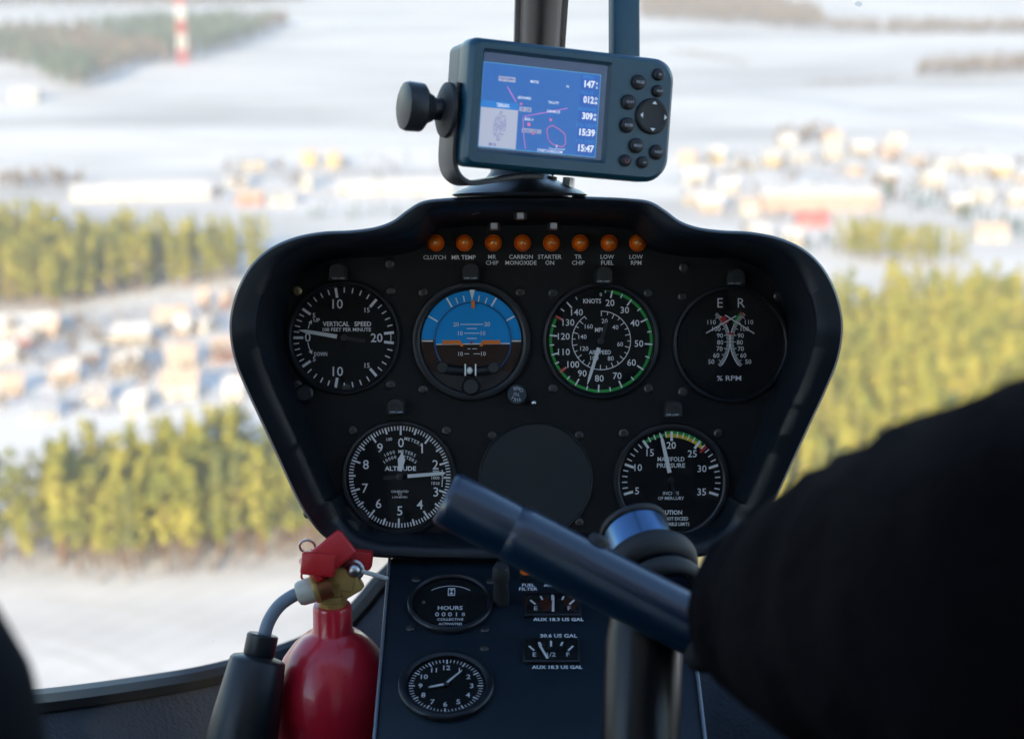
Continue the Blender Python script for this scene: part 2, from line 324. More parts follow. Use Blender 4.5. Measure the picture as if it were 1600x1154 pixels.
def np_mesh(name, V, F, m):
    me = bpy.data.meshes.new(name); F = np.asarray(F); me.vertices.add(len(V)); me.vertices.foreach_set('co', np.asarray(V, dtype=np.float32).ravel())
    k = F.shape[1]; me.loops.add(F.size); me.loops.foreach_set('vertex_index', F.astype(np.int32).ravel())
    me.polygons.add(len(F)); me.polygons.foreach_set('loop_start', np.arange(0, F.size, k, dtype=np.int32)); me.update(calc_edges=True)
    me.materials.append(M[m]); return me
NV = 6; PINES = []
for i in range(NV):
    H = 1.0
    rg = np.random.default_rng(100 + i); V, F = crown_arrays(rg, 24.0, 24.0 * (0.20 + 0.12 * rg.random()), 2.7 + 0.6 * rg.random(), 64, 13, 0.62, i % 3 != 2)
    tv, tf = trunk_arrays(rg, 23.0, 0.26); tm = bpy.data.meshes.new('trunk'); tm.from_pydata(tv.tolist(), [], tf); tm.materials.append(M['bark']); tm.shade_smooth()
    Vl, Fl = crown_arrays(rg, 24.0, 6.0, 2.9, 28, 9, 0.95, i % 3 != 2)
    PINES.append((np_mesh('crown', V, F, 'pine_dark' if i in (1, 4) else 'pine'), tm, Vl))
def inside(pt, poly):
    x, y = pt; r = False; j = len(poly) - 1
    for i in range(len(poly)):
        xi, yi = poly[i]; xj, yj = poly[j]
        if (yi > y) != (yj > y) and x < (xj - xi) * (y - yi) / (yj - yi) + xi: r = not r
        j = i
    return r
def scatter(pix, spacing, rg, jitter=0.42):
    poly = [(q.x, q.y) for q in (gp(*p) for p in pix)]; xs = [p[0] for p in poly]; ys = [p[1] for p in poly]; out = []
    y = min(ys); row = 0
    while y < max(ys):
        x = min(xs) + (row % 2) * spacing / 2
        while x < max(xs):
            p = (x + rg.normal() * spacing * jitter, y + rg.normal() * spacing * jitter)
            if inside(p, poly): out.append(p)
            x += spacing
        y += spacing * 0.87; row += 1
    return out
def pine_tree(p, rg, label, group):
    cm, tm, _ = PINES[rg.integers(NV)]; s = 0.60 + 0.52 * rg.random(); e = thing('pine_tree', label, 'tree', ID, (p[0], p[1], Z0), rg.random() * 6.28, group)
    e.scale = (s * (0.9 + 0.25 * rg.random()), s * (0.9 + 0.25 * rg.random()), s)
    mkobj('trunk', tm, e); mkobj('crown', cm, e)
def wood(name, pts, rg, label, hs=(0.58, 1.12), m='pine', lo=None):
    """a wood that reads as one mass: every tree still has its own trunk and crown of leaf faces"""
    Vs = []; Ts = []
    for p in pts:
        Vl = lo[rg.integers(len(lo))] if lo else PINES[rg.integers(NV)][2]; a = rg.random() * 6.28; s = hs[0] + (hs[1] - hs[0]) * rg.random()
        c, si = math.cos(a), math.sin(a); Q = Vl * s; Q = np.stack([Q[:, 0] * c - Q[:, 1] * si + p[0], Q[:, 0] * si + Q[:, 1] * c + p[1], Q[:, 2] + Z0], 1); Vs.append(Q)
        h = Vl[:, 2].max() * s * 0.9; r = 0.011 * h
        for k in range(3):
            b0 = 2 * PI * k / 3; b1 = 2 * PI * (k + 1) / 3
            Ts.append([(p[0] + r * math.cos(b0), p[1] + r * math.sin(b0), Z0 - 0.3), (p[0] + r * math.cos(b1), p[1] + r * math.sin(b1), Z0 - 0.3), (p[0] + r * .3 * math.cos(b1), p[1] + r * .3 * math.sin(b1), Z0 + h), (p[0] + r * .3 * math.cos(b0), p[1] + r * .3 * math.sin(b0), Z0 + h)])
    V = np.concatenate(Vs); T = np.array(Ts).reshape(-1, 3); nV = len(V) // 4; A = np.concatenate([V, T])
    me = np_mesh(name, A, np.arange(len(A)).reshape(-1, 4), m); me.materials.append(M['bark' if m == 'pine' else 'gbark'])
    mi = np.zeros(len(A) // 4, dtype=np.int32); mi[nV:] = 1; me.polygons.foreach_set('material_index', mi)
    o = mkobj(name, me); tag(o, label, 'forest', kind='stuff'); return o
rg = np.random.default_rng(5)
F3 = [(-120, 885), (0, 887), (187, 899), (290, 888), (420, 873), (700, 850), (700, 768), (450, 770), (395, 772), (250, 787), (166, 804), (104, 822), (8, 868), (-120, 872)]
F4 = [(1130, 545), (1300, 528), (1450, 520), (1760, 508), (1800, 930), (960, 930), (1010, 760)]
F2 = [(-90, 482), (90, 489), (130, 478), (200, 462), (300, 452), (400, 441), (430, 432), (330, 420), (220, 408), (130, 416), (60, 394), (-90, 380)]
F5 = [(1294, 398), (1340, 410), (1420, 418), (1515, 420), (1505, 408), (1400, 396), (1330, 388)]
p3 = scatter(F3, 3.7, rg); p4 = scatter(F4, 5.1, rg); p4.sort(key=lambda p: p[1]); p3.sort(key=lambda p: p[1])
def pix(p, z=Z0):                                        # where a ground point falls in the photo
    q = Vector((p[0], p[1], z)); d = q.dot(FWD); return 800 + q.x / d * FPX, 577 - q.dot(UP) / d * FPX
seen3 = [p for p in p3 if -60 < pix(p)[0] < 560]; seen4 = [p for p in p4 if 1200 < pix(p)[0] < 1640 and pix(p)[1] - 130 < 640 + (1600 - pix(p)[0]) * 0.35 and pix(p)[1] > 530]
i3 = seen3[:150]; i4 = sorted(seen4, key=lambda p: p[1])[:300 - len(i3)]
for p in i3: pine_tree(p, rg, 'tall sunlit pine in the wood above the snowy field, lower left', 'pines at the edge of the lower left wood')
for p in i4: pine_tree(p, rg, 'sunlit yellow green pine in the dense forest right of the instrument panel', 'pines in the forest right of the panel')
s3, s4 = set(i3), set(i4)
wood('forest', [p for p in p3 if p not in s3], rg, 'remaining pines of the wood at lower left, behind the front trees')
wood('forest', [p for p in p4 if p not in s4], rg, 'dense yellow green pine forest filling the view right of the panel')
wood('forest', scatter(F2, 4.7, rg), rg, 'band of pines above the village left of the instrument panel', (0.62, 1.0))
wood('forest', scatter(F5, 4.2, rg), rg, 'low yellow green pine stand behind the red building, upper right', (0.5, 0.68))
LB0 = [crown_arrays(np.random.default_rng(350 + i), 13, 2.5, 3.0, 12, 7, 1.1, False)[0] for i in range(4)]
for F_, sp_, nm_ in ((F3, 11.0, 'brown leafless trees mixed into the lower left pine wood'), (F4, 13.0, 'brown leafless trees mixed into the forest right of the panel'), (F2, 9.5, 'brown leafless trees mixed into the pine band above the left village')): wood('leafless_trees', scatter(F_, sp_, rg, .8), rg, nm_, (.6, 1.2), 'twigs', LB0)
wood('shrubs', scatter([(-120, 905), (60, 905), (190, 916), (300, 904), (420, 888), (640, 872), (640, 858), (420, 876), (290, 890), (187, 900), (-120, 888)], 3.2, rg, .9), rg, 'low brown brush along the foot of the lower left wood', (.06, .22), 'twigs', LB0)
# low-resolution crowns for the far woods
def low_set(seed, conic, n=4, K=9, q=5, H=18, rad=3.6, size=1.7):
    return [crown_arrays(np.random.default_rng(seed + i), H, H * 0.3, rad, K, q, size, conic)[0] for i in range(n)]
LOWP = low_set(300, True); LOWB = low_set(320, False, H=14)
M['fir'] = M['fir']
F1 = [(-140, 62), (100, 58), (250, 48), (400, 43), (460, 39), (375, 74), (300, 98), (200, 105), (155, 137), (100, 147), (60, 122), (0, 96), (-140, 92)]
f1 = scatter(F1, 9.0, rg)
wood('forest', [p for p in f1 if math.sin(p[0] * 0.021 + p[1] * 0.012) + rg.normal() * 0.5 > -0.3], rg, 'far dark green pine wood behind the red and white mast', (0.8, 1.2), 'fir', LOWP)
wood('forest', [p for p in f1 if math.sin(p[0] * 0.021 + p[1] * 0.012) + rg.normal() * 0.5 <= -0.3], rg, 'far brown leafless wood around the red and white mast', (0.8, 1.2), 'twigs', LOWB)
wood('forest', scatter([(-140, 14), (60, 10), (280, 14), (470, 6), (470, -10), (-140, -14)], 13.0, rg), rg, 'brown wood along the upper left edge of the picture', (0.8, 1.2), 'twigs', LOWB)
wood('forest', scatter([(1000, 30), (1130, 40), (1250, 48), (1290, 50), (1275, 22), (1180, 4), (1000, -10)], 11.0, rg), rg, 'far brown wood above the fields at upper right', (0.8, 1.1), 'twigs', LOWB)
wood('hedge', scatter([(1290, 52), (1420, 56), (1700, 54), (1700, 44), (1420, 45), (1290, 44)], 9.0, rg), rg, 'long thin brown tree belt along the top right field edge', (0.6, 0.9), 'twigs', LOWB)
wood('hedge', scatter([(1408, 124), (1500, 121), (1700, 112), (1700, 100), (1560, 106), (1440, 114)], 8.0, rg), rg, 'dark brown tree belt at the right edge above the road', (0.6, 0.95), 'twigs', LOWB)
wood('hedge', scatter([(1050, 84), (1110, 92), (1170, 106), (1172, 103), (1110, 88), (1050, 80)], 5.0, rg), rg, 'thin tan line of bushes on the field right of the satellite navigator', (0.16, 0.28), 'twigs', LOWB)
wood('hedge', scatter([(1260, 132), (1340, 133), (1410, 127), (1410, 124), (1340, 130), (1260, 129)], 5.0, rg), rg, 'faint line of bushes leading to the dark tree belt', (0.16, 0.3), 'twigs', LOWB)
wood('hedge', scatter([(1375, 316), (1480, 345), (1680, 405), (1680, 385), (1480, 330), (1375, 302)], 7.5, rg, .7), rg, 'added dark green tree belt standing in for blue shadow right of the long pink block', (.3, .55), 'fir', LOWP)  # dark firs added to make the blue shadow band
wood('hedge', scatter([(400, 352), (560, 350), (720, 345), (720, 334), (560, 338), (400, 342)], 8.0, rg, .8), rg, 'added dark green bushes standing in for blue shadow on snow above the panel hood, left', (.22, .42), 'fir', LOWP)  # small firs added in place of blue shade on the snow
wood('hedge', scatter([(1180, 392), (1300, 402), (1420, 404), (1420, 394), (1300, 390), (1180, 380)], 8.0, rg, .8), rg, 'added dark bushes standing in for shade between the red building and the right forest', (.2, .4), 'fir', LOWP)  # low firs added to darken the shaded strip here
wood('hedge', scatter([(0, 303), (60, 296), (130, 300), (130, 285), (70, 278), (0, 284)], 6.5, rg), rg, 'brown bushes above the left pine band', (0.35, 0.6), 'twigs', LOWB)
wood('hedge', scatter([(1210, 232), (1300, 226), (1300, 214), (1215, 220)], 7.0, rg), rg, 'brown leafless trees at the upper edge of the right village', (0.4, 0.75), 'twigs', LOWB)
wood('shrubs', scatter([(-60, 640), (60, 650), (200, 652), (400, 640), (400, 470), (280, 470), (90, 500), (-60, 505)], 9.0, rg, .8), rg, 'brown garden shrubs between the houses of the left village', (0.10, 0.26), 'twigs', LOWB)
wood('shrubs', scatter([(1050, 300), (1180, 400), (1330, 395), (1480, 345), (1660, 350), (1660, 260), (1400, 225), (1200, 240), (1060, 250)], 11.0, rg, .8), rg, 'brown garden shrubs between the houses of the right village', (0.12, 0.34), 'twigs', LOWB)
wood('shrubs', scatter([(340, 330), (700, 330), (700, 250), (560, 240), (340, 250)], 17.0, rg), rg, 'brown shrubs among the sheds left of the satellite navigator', (0.12, 0.34), 'twigs', LOWB)
# leafless trees between the houses
BARE = []
for i in range(4):
    rg2 = np.random.default_rng(400 + i); V, F = crown_arrays(rg2, 9.0, 2.6, 2.5, 30, 10, 0.5, False)
    tv, tf = trunk_arrays(rg2, 8.2, 0.16, 6); tm = bpy.data.meshes.new('trunk'); tm.from_pydata(tv.tolist(), [], tf); tm.materials.append(M['gbark'])
    BARE.append((np_mesh('crown', V, F, 'twigs'), tm))
def bare_tree(px, py, label, group, s=None):
    p = gp(px, py); cm, tm = BARE[rg.integers(4)]; e = thing('leafless_tree', label, 'tree', ID, (p.x, p.y, Z0), rg.random() * 6.28, group); s = s or 0.6 + 0.5 * rg.random(); e.scale = (s, s, s)
    mkobj('trunk', tm, e); mkobj('crown', cm, e)
for px, py in [(20, 528), (60, 552), (118, 560), (150, 590), (205, 598), (240, 560), (262, 530), (320, 500), (345, 575), (30, 580), (96, 622), (190, 612), (372, 600), (360, 490), (150, 545), (232, 612), (10, 640), (128, 520)]:
    bare_tree(px + rg.normal() * 4, py, 'brown leafless tree between the houses left of the panel', 'leafless trees in the left village')
for px, py in [(1110, 262), (1168, 268), (1225, 272), (1290, 262), (1345, 262), (1400, 258), (1440, 275), (1500, 282), (1550, 290), (1360, 300), (1395, 318), (1180, 300), (1140, 292), (1090, 300), (1240, 288), (1590, 262), (1470, 322)]:
    bare_tree(px + rg.normal() * 4, py, 'brown leafless tree between the houses of the right village', 'leafless trees in the right village')
for px, py in [(350, 272), (375, 300), (440, 270), (455, 300), (545, 268), (590, 300), (610, 270), (340, 318), (640, 292)]:
    bare_tree(px + rg.normal() * 4, py, 'brown leafless tree among the sheds left of the satellite navigator', 'leafless trees by the sheds')

# ---------------- buildings
M['roof_snow'] = mat('snowy_roof', (0.60, 0.585, 0.57), 0.8, noise=(0.25, (0.40, 0.38, 0.37), 0.22)); M['win_frame'] = mat('window_frame', (0.7, 0.7, 0.68), 0.6)
M['win_pane'] = mat('window_pane', (0.03, 0.04, 0.05), 0.08, spec=0.8); M['brick_red'] = mat('chimney_brick', (0.30, 0.12, 0.08), 0.8); M['door'] = mat('door_brown', (0.12, 0.06, 0.035), 0.6)
WALL = {}
def wall_mat(c):
    c = tuple(round(.72 * a + .28 * b, 4) for a, b in zip(c, (.40, .39, .38)))
    if c not in WALL: WALL[c] = mat('plaster_wall', c, 0.8, noise=(0.9, tuple(x * 0.88 for x in c), 0.3))
    return WALL[c]
def simple(name, mb, m):
    me = bpy.data.meshes.new(name); me.from_pydata([tuple(x) for x in mb.v], [], mb.f); me.materials.append(M[m]); return me
_w = MB()
for x, z, sx, sz in ((-.6, 0, .12, 1.5), (.6, 0, .12, 1.5), (0, .7, 1.08, .1), (0, -.7, 1.08, .1), (0, 0, .08, 1.3)): _w.box((x, -0.03, z), (sx, .1, sz))
WINF = simple('window', _w, 'win_frame'); WINP = simple('pane', MB().box((0, 0, 0), (1.1, .04, 1.34)), 'win_pane')
DOORM = simple('door', MB().box((0, -.03, 1.05), (1.0, .08, 2.1)).box((0, -.08, 2.2), (1.3, .2, .12)), 'door'); CHIM = simple('chimney', MB().box((0, 0, .5), (.7, .7, 1.6)).box((0, 0, 1.34), (.86, .86, .14)), 'brick_red')
def house(px, py, wpx, dep, wh, rise, rot, wc, label, group=None, name='house', roofc='roof_snow', cat='house', floors=1):
    p = gp(px, py); L = wpx * p.length / FPX * (.84 if name == 'house' else 1); wh *= .88; dep *= .9; e = thing(name, label, cat, ID, (p.x, p.y, Z0), R(rot), group); BASE[e.name] = Vector()
    a, b = L / 2, dep / 2; r = rise; mb = MB()
    mb.add([(-a, -b, -.3), (a, -b, -.3), (a, b, -.3), (-a, b, -.3), (-a, -b, wh), (a, -b, wh), (a, b, wh), (-a, b, wh), (-a, 0, wh + r), (a, 0, wh + r)],
           [(0, 1, 5, 4), (2, 3, 7, 6), (1, 2, 6, 9, 5), (3, 0, 4, 8, 7), (4, 5, 9, 8), (6, 7, 8, 9), (3, 2, 1, 0)])
    mb.build('wall', wall_mat(wc), e, smooth=None, origin=False)
    o = 0.5; k = o * r / b; th = 0.28; rf = MB()
    for sgn in (-1, 1):
        q = [(-a - o, sgn * (b + o), wh - k), (a + o, sgn * (b + o), wh - k), (a + o, 0, wh + r + .02), (-a - o, 0, wh + r + .02)]
        rf.add([(x, y, z + .02) for x, y, z in q] + [(x, y, z + th) for x, y, z in q], [(0, 1, 2, 3), (7, 6, 5, 4), (0, 4, 5, 1), (1, 5, 6, 2), (2, 6, 7, 3), (3, 7, 4, 0)])
    if roofc == 'roof_snow' and L < 16: roofc = ('roof_snow', 'roof_slate', 'roof_snow', 'roof_tan', 'roof_half')[int(px * 7 + py * 3) % 5]
    ro = rf.build('roof', roofc, e, smooth=None, origin=False, recalc=True)
    if L < 30 and name == 'house': mkobj('chimney', CHIM, ro, (a * .35, b * .25, wh + r * .75))
    nw = max(1, min(9, int(L / 3.2)))
    for fl in range(floors):
        for i in range(nw):
            x = -a + L * (i + .5) / nw; z = 1.7 + fl * 2.9
            if z + 0.9 > wh: continue
            if fl == 0 and i == nw // 2: mkobj('door', DOORM, e, (x, -b, 0)); continue
            wo = mkobj('window', WINF, e, (x, -b - .02, z)); mkobj('pane', WINP, wo, (0, 0.0, 0))
    for sgn in (-1, 1):
        wo = mkobj('window', WINF, e, (sgn * (a + .02), 0, min(1.7, wh - 0.9))); wo.rotation_euler.z = sgn * PI / 2; mkobj('pane', WINP, wo)
    return e
CR, TAN, WH, PK, YL, OR, RD, GY, BR = (.42, .34, .23), (.34, .23, .14), (.50, .46, .39), (.42, .25, .17), (.50, .34, .08), (.46, .13, .05), (.42, .04, .03), (.30, .29, .28), (.20, .12, .075)
M['roof_red'] = mat('red_metal_roof', (.48, .07, .05), .5); M['roof_tan'] = mat('tan_roof', (.42, .28, .18), .7, noise=(.5, (.55, .45, .38), .3))
M['roof_slate'] = mat('grey_blue_roof', (.22, .24, .28), .7, noise=(.4, (.40, .41, .43), .3)); M['roof_half'] = mat('half_thawed_roof', (.55, .54, .53), .8, noise=(.5, (.24, .21, .20), .12))
# left village
house(38, 518, 96, 11, 3.4, 3.0, 14, WH, 'large white roofed barn at the left edge under the pine band', name='barn', cat='barn')
house(190, 533, 86, 10, 4.0, 2.4, 8, CR, 'long cream barn with a flat white roof in the left village', name='barn', cat='barn')
house(268, 504, 58, 9, 3.2, 2.8, 10, WH, 'white roofed house just below the right end of the pine band')
house(83, 524, 22, 7, 3.4, 3.0, -6, TAN, 'small tan house right of the large white roofed barn')
house(288, 522, 30, 8, 3.6, 3.0, -12, TAN, 'tan house below the white roofed house near the panel')
house(318, 516, 34, 8, 3.0, 2.6, -20, WH, 'white roofed house close to the left edge of the panel')
house(350, 560, 38, 9, 4.6, 2.6, 6, OR, 'bright orange red house beside the left edge of the panel', roofc='roof_tan')
house(320, 474, 18, 6, 3.6, 2.2, 0, PK, 'small pink house at the right end of the pine band', roofc='roof_tan')
house(353, 480, 16, 6, 3.6, 2.2, 0, OR, 'small orange house between pine band and panel', roofc='roof_tan')
house(12, 562, 32, 8, 3.2, 2.6, 12, WH, 'white roofed house cut by the left picture edge, halfway up the village')
house(101, 594, 50, 9, 4.2, 3.2, 10, TAN, 'tan gabled house in the lower left village')
house(200, 578, 50, 9, 4.0, 3.0, -6, CR, 'cream house below the long cream barn')
house(284, 570, 50, 9, 4.2, 3.0, 8, CR, 'cream two window house left of the orange red house')
house(282, 618, 66, 11, 5.4, 3.2, 5, WH, 'big bright white house just above the lower left wood', floors=1)
house(18, 614, 40, 8, 4.0, 2.6, 14, TAN, 'tan house cut by the left picture edge, above the lower left wood')
house(40, 538, 16, 6, 3.4, 2.4, 5, RD, 'small dark red shed below the large white roofed barn', name='shed', cat='shed')
house(150, 628, 44, 9, 3.2, 2.6, 10, WH, 'low white roofed house above the lower left wood')
house(215, 640, 36, 8, 3.4, 2.6, -8, WH, 'small white house beside the top of the lower left wood')
house(70, 652, 46, 8, 3.0, 2.4, 14, WH, 'low snow covered house left of the lower left wood')
house(368, 618, 34, 8, 3.6, 2.6, -4, WH, 'white house against the lower left edge of the panel')
house(140, 562, 28, 7, 3.4, 2.6, 20, BR, 'brown shed with snow roof in the middle of the left village', name='shed', cat='shed')
# sheds in the middle distance
house(222, 308, 206, 16, 4.2, 3.2, 7, WH, 'very long white roofed warehouse above the left pine band', name='warehouse', cat='warehouse')
house(618, 300, 176, 14, 3.6, 3.0, 4, WH, 'long white roofed shed left below the satellite navigator', name='warehouse', cat='warehouse')
house(484, 258, 26, 9, 7.0, 2.2, 0, YL, 'left one of two yellow buildings on the snow field', roofc='roof_tan')
house(521, 260, 24, 9, 7.0, 2.2, 0, YL, 'right one of two yellow buildings on the snow field', roofc='roof_tan')
house(395, 262, 50, 12, 4.5, 2.6, 6, CR, 'cream building left of the two yellow buildings')
house(479, 296, 20, 7, 9.0, 1.6, 0, WH, 'narrow bright white tower house below the yellow buildings', floors=2)
house(392, 318, 38, 10, 5.0, 2.0, 0, OR, 'orange hangar right of the very long warehouse', name='hangar', cat='hangar')
house(440, 318, 40, 10, 3.6, 2.4, 5, WH, 'white roofed shed right of the orange hangar', name='shed', cat='shed')
house(372, 290, 34, 9, 3.4, 2.4, 6, WH, 'white shed right end of the very long warehouse', name='shed', cat='shed')
house(40, 158, 40, 14, 7.0, 3.0, 0, WH, 'lone white roofed farm building below the far wood, upper left', name='barn', cat='barn')
# right village
house(1278, 326, 182, 13, 8.4, 2.4, 4, PK, 'long pink orange apartment block above the red building', name='apartment_block', cat='building', floors=2)
house(1268, 352, 48, 10, 5.5, 0.8, 3, RD, 'bright red building beside the yellow green pine stand', name='red_building', cat='building', roofc='roof_red')
house(1548, 374, 54, 10, 4.6, 3.0, -6, WH, 'white roofed house right of the yellow green pine stand')
house(1422, 384, 22, 7, 4.2, 2.4, 0, PK, 'small pink house inside the yellow green pine stand')
RV = [(1075, 256, 40, CR), (1120, 254, 34, YL), (1165, 262, 44, WH), (1205, 258, 36, YL), (1250, 252, 54, GY), (1300, 248, 40, CR), (1345, 240, 44, CR), (1390, 246, 40, PK), (1432, 254, 42, TAN), (1480, 262, 50, WH), (1518, 268, 44, CR), (1560, 274, 46, YL), (1600, 282, 46, TAN),
    (1085, 285, 46, WH), (1140, 300, 40, CR), (1080, 318, 36, CR), (1110, 330, 52, TAN), (1170, 336, 40, WH), (1185, 375, 44, WH), (1240, 384, 40, CR), (1330, 380, 40, WH),
    (1335, 272, 40, TAN), (1385, 284, 38, BR), (1455, 290, 44, CR), (1500, 330, 38, TAN), (1530, 312, 50, WH), (1590, 320, 46, CR), (1230, 230, 36, CR), (1300, 226, 40, WH), (1400, 222, 38, WH)]
ORD = ['first', 'second', 'third', 'fourth', 'fifth', 'sixth', 'seventh', 'eighth', 'ninth', 'tenth', 'eleventh', 'twelfth', 'last']
WHERE = ['just right of the navigator, below the first upper row house', 'left of the long pink block, under the upper row', 'just above the right shoulder of the panel hood', 'lower left of the long pink block, above the hood', 'below the left end of the long pink block', 'left below the red building, against the hood', 'directly below the red building', 'between the red building and the pine stand, lower edge',
         'above the right end of the long pink block', 'right of the long pink block, upper side', 'in the blue shadow right of the long pink block', 'at the lower right, above the white house by the pines', 'right part of village, below the upper row', 'at the right picture edge, below the upper row', 'behind the upper row, near the leafless trees', 'behind the upper row, right of the leafless trees', 'farthest back, alone behind the upper row at right']
for i, (px, py, wx, c) in enumerate(RV):
    nm = {CR: 'cream', YL: 'yellow', WH: 'white', GY: 'grey', PK: 'pink', TAN: 'tan', BR: 'brown'}[c]
    lab = '%s house, %s from the left in the upper row of the right village' % (nm, ORD[i]) if i < 13 else '%s house %s' % (nm, WHERE[i - 13])
    house(px, py, wx * .80, 8 + 2 * rg.random(), 4.2 + 2 * rg.random(), 2.4 + rg.random(), rg.normal() * 9, c, lab, 'houses of the right village')
# ---------------- mast
def mast():
    p = gp(286, 101); t = thing('lattice_mast', 'tall red and white lattice mast standing at the wood edge, upper left', 'mast', ID, (p.x, p.y, Z0)); BASE[t.name] = Vector()
    M['mast_red'] = mat('mast_red', (.60, .06, .05), .5); M['mast_white'] = mat('mast_white', (.78, .76, .70), .5)
    H, n = 176.0, 15; hw = lambda z: 2.5 * (1 - z / H) ** 0.85 + 0.8
    for i in range(n):
        z0, z1 = H * i / n, H * (i + 1) / n; mb = MB()
        for a in range(4):
            c = lambda z, k: Vector((hw(z) * (1 if k in (0, 1) else -1), hw(z) * (1 if k in (1, 2) else -1), z)); b = (a + 1) % 4; zm = (z0 + z1) / 2
            mb.tube([c(z0, a), c(z1, a)], .36, 6)
            for u, v in ((z0, zm), (zm, z1)):
                mb.tube([c(u, a), c(v, b)], .20, 4); mb.tube([c(u, b), c(v, a)], .20, 4)
            mb.tube([c(z1, a), c(z1, b)], .22, 4)
        mb.build('mast_section', 'mast_red' if i % 2 == 0 else 'mast_white', t, origin=False)
mast()
# ================================================================== THE CABIN
XC = 0.0185
cab = thing('helicopter_cabin', 'dark helicopter cabin framing the view, with windshield and centre post', 'helicopter', ID, (XC, 0.4, -0.95)); BASE[cab.name] = Vector((XC, 0.4, -0.95))
X0, X1, YB, ZR, ZF = -0.62, 0.657, -0.80, 0.36, -0.93
MB().box((XC, -0.145, ZR + .025), (1.34, 1.39, .05)).build('roof', 'liner', cab, bevel=.012)  # unseen front edge cut back so more skylight enters
MB().box((XC, YB - .03, -0.28), (1.34, .06, 1.36)).build('rear_bulkhead', 'liner', cab, bevel=.01)
MB().box((XC, 0.30, ZF - .025), (1.30, 2.26, .05)).build('floor', 'carpet', cab)
for sx, xx in ((-1, X0), (1, X1)):
    d = MB().box((xx, .16, -.695), (.05, 1.86, .47)); d.box((xx, -.10, .345), (.05, 1.30, .07))
    dr = d.build('door', 'liner', cab, bevel=.008)
    for yy, ww in ((-.62, .32), (.30, .08), (.94, .06)): MB().box((xx, yy, -.075), (.052, ww, .77)).build('pillar', 'liner', cab, bevel=.008)
    MB().box((xx, -.10, -.075), (.006, .74, .77)).build('window', M['gauge_glass'], cab); MB().box((xx, .625, -.075), (.006, .59, .77)).build('window', M['gauge_glass'], cab)
# lower windshield frame, traced as a curve in space and mirrored about the cabin's centre line
half = [wp(-190, 1120, 1.22), wp(60, 1098, 1.40), wp(245, 1072, 1.52), wp(345, 1053, 1.56), wp(450, 1022, 1.60), wp(530, 985, 1.62), wp(572, 944, 1.62), wp(606, 905, 1.62), wp(660, 868, 1.62), Vector((XC, 1.50, -.555))]
half[0].x = max(half[0].x, X0 + .01)
lowL = half; lowR = [Vector((2 * XC - p.x, p.y, p.z)) for p in reversed(half[:-1])]
low = smooth_path(lowL + lowR, 6)
MB().tube(low, .0115, 10).build('windshield_frame', 'frame', cab)
ins = [Vector((XC + (p.x - XC) * .9, p.y - .09, p.z - .035)) for p in low]; flo = [Vector((XC + (p.x - XC) * .98, min(p.y - .22, 1.2), ZF)) for p in low]
MB().loft([low, ins, flo], closed=False).build('nose_floor', 'carpet', cab, recalc=True)
# windshield: left and right pane of a bulging acrylic bubble, top stretched back to admit skylight
top = [Vector((X0 + .02 + (X1 - X0 - .04) * i / (len(low) - 1), 0.58 - .04 * (2 * i / (len(low) - 1) - 1) ** 2, ZR + .01)) for i in range(len(low))]
rows = []
for j in range(15):
    t = j / 14; row = []
    for a, b in zip(low, top):
        q = a.lerp(b, t); q.y += .34 * math.sin(PI * t) ** .8 * (1 - .35 * ((q.x - XC) / .63) ** 2); q.x = XC + (q.x - XC) * (1 + .03 * math.sin(PI * t)); row.append(q)
    rows.append(row)
mid = len(low) // 2
for a, b in ((0, mid + 1), (mid, len(low))): MB().loft([r[a:b] for r in rows], closed=False).build('windshield', M['pane'], cab, smooth=80)
post0, post1 = wp(840, 130, 1.45), Vector((.032, .84, ZR))
MB().tube([wp(838, 262, 1.40), post0, post1], [.0165, .0165, .0165], 20).build('centre_post', 'post', cab)
for s in (-1, 1): MB().box(tuple((post0 + post1) / 2 + Vector((s * .0158, .012, 0))), (.008, .022, (post1 - post0).length * 1.25), (post1 - post0).normalized().to_track_quat('Z', 'Y').to_matrix()).build('post_seal', 'frame', cab, bevel=.001)

# ================================================================== INSTRUMENT PANEL
pan = thing('instrument_panel', 'black mushroom shaped instrument panel with deep hood and amber lamps', 'instrument panel', MP, (.0175, -.14, 0)); 
sil = [(838, 304), (915, 305), (985, 308), (1018, 313), (1042, 327), (1064, 343), (1092, 353), (1130, 358), (1172, 360), (1215, 368), (1255, 385), (1285, 411), (1306, 446), (1318, 485), (1320, 522), (1312, 565), (1294, 610), (1269, 664), (1244, 718), (1220, 770), (1200, 806), (1176, 836), (1146, 857), (1112, 868), (1072, 873), (960, 876), (838, 877)]
sil = sil + [(1676 - x, y) for x, y in reversed(sil[1:-1])]
def lipw(py): return .028 + .062 * min(1, max(0, (840 - py) / 300))
c0 = smooth_path([P(x, y, lipw(y)) for x, y in sil], 7, True); NC = len(c0)
nrm = []
for i in range(NC):
    t = c0[(i + 1) % NC] - c0[i - 1]; nn = Vector((-t.y, t.x, 0)).normalized(); nrm.append(-nn if nn.dot(Vector((.0175, -.02, 0)) - Vector((c0[i].x, c0[i].y, 0))) < 0 else nn)
for _ in range(4): nrm = [(nrm[i - 2] + nrm[i - 1] * 2 + nrm[i] * 2 + nrm[(i + 1) % NC] * 2 + nrm[(i + 2) % NC]).normalized() for i in range(NC)]
def inset(dist, dw, wfix=None):
    return [Vector((p.x + n.x * (dist(n) if callable(dist) else dist), p.y + n.y * (dist(n) if callable(dist) else dist), (p.z + dw) if wfix is None else wfix)) for p, n in zip(c0, nrm)]
rim = lambda n: .0058 + .0125 * abs(n.x) ** 1.3 + (.004 if n.y > .5 else 0)
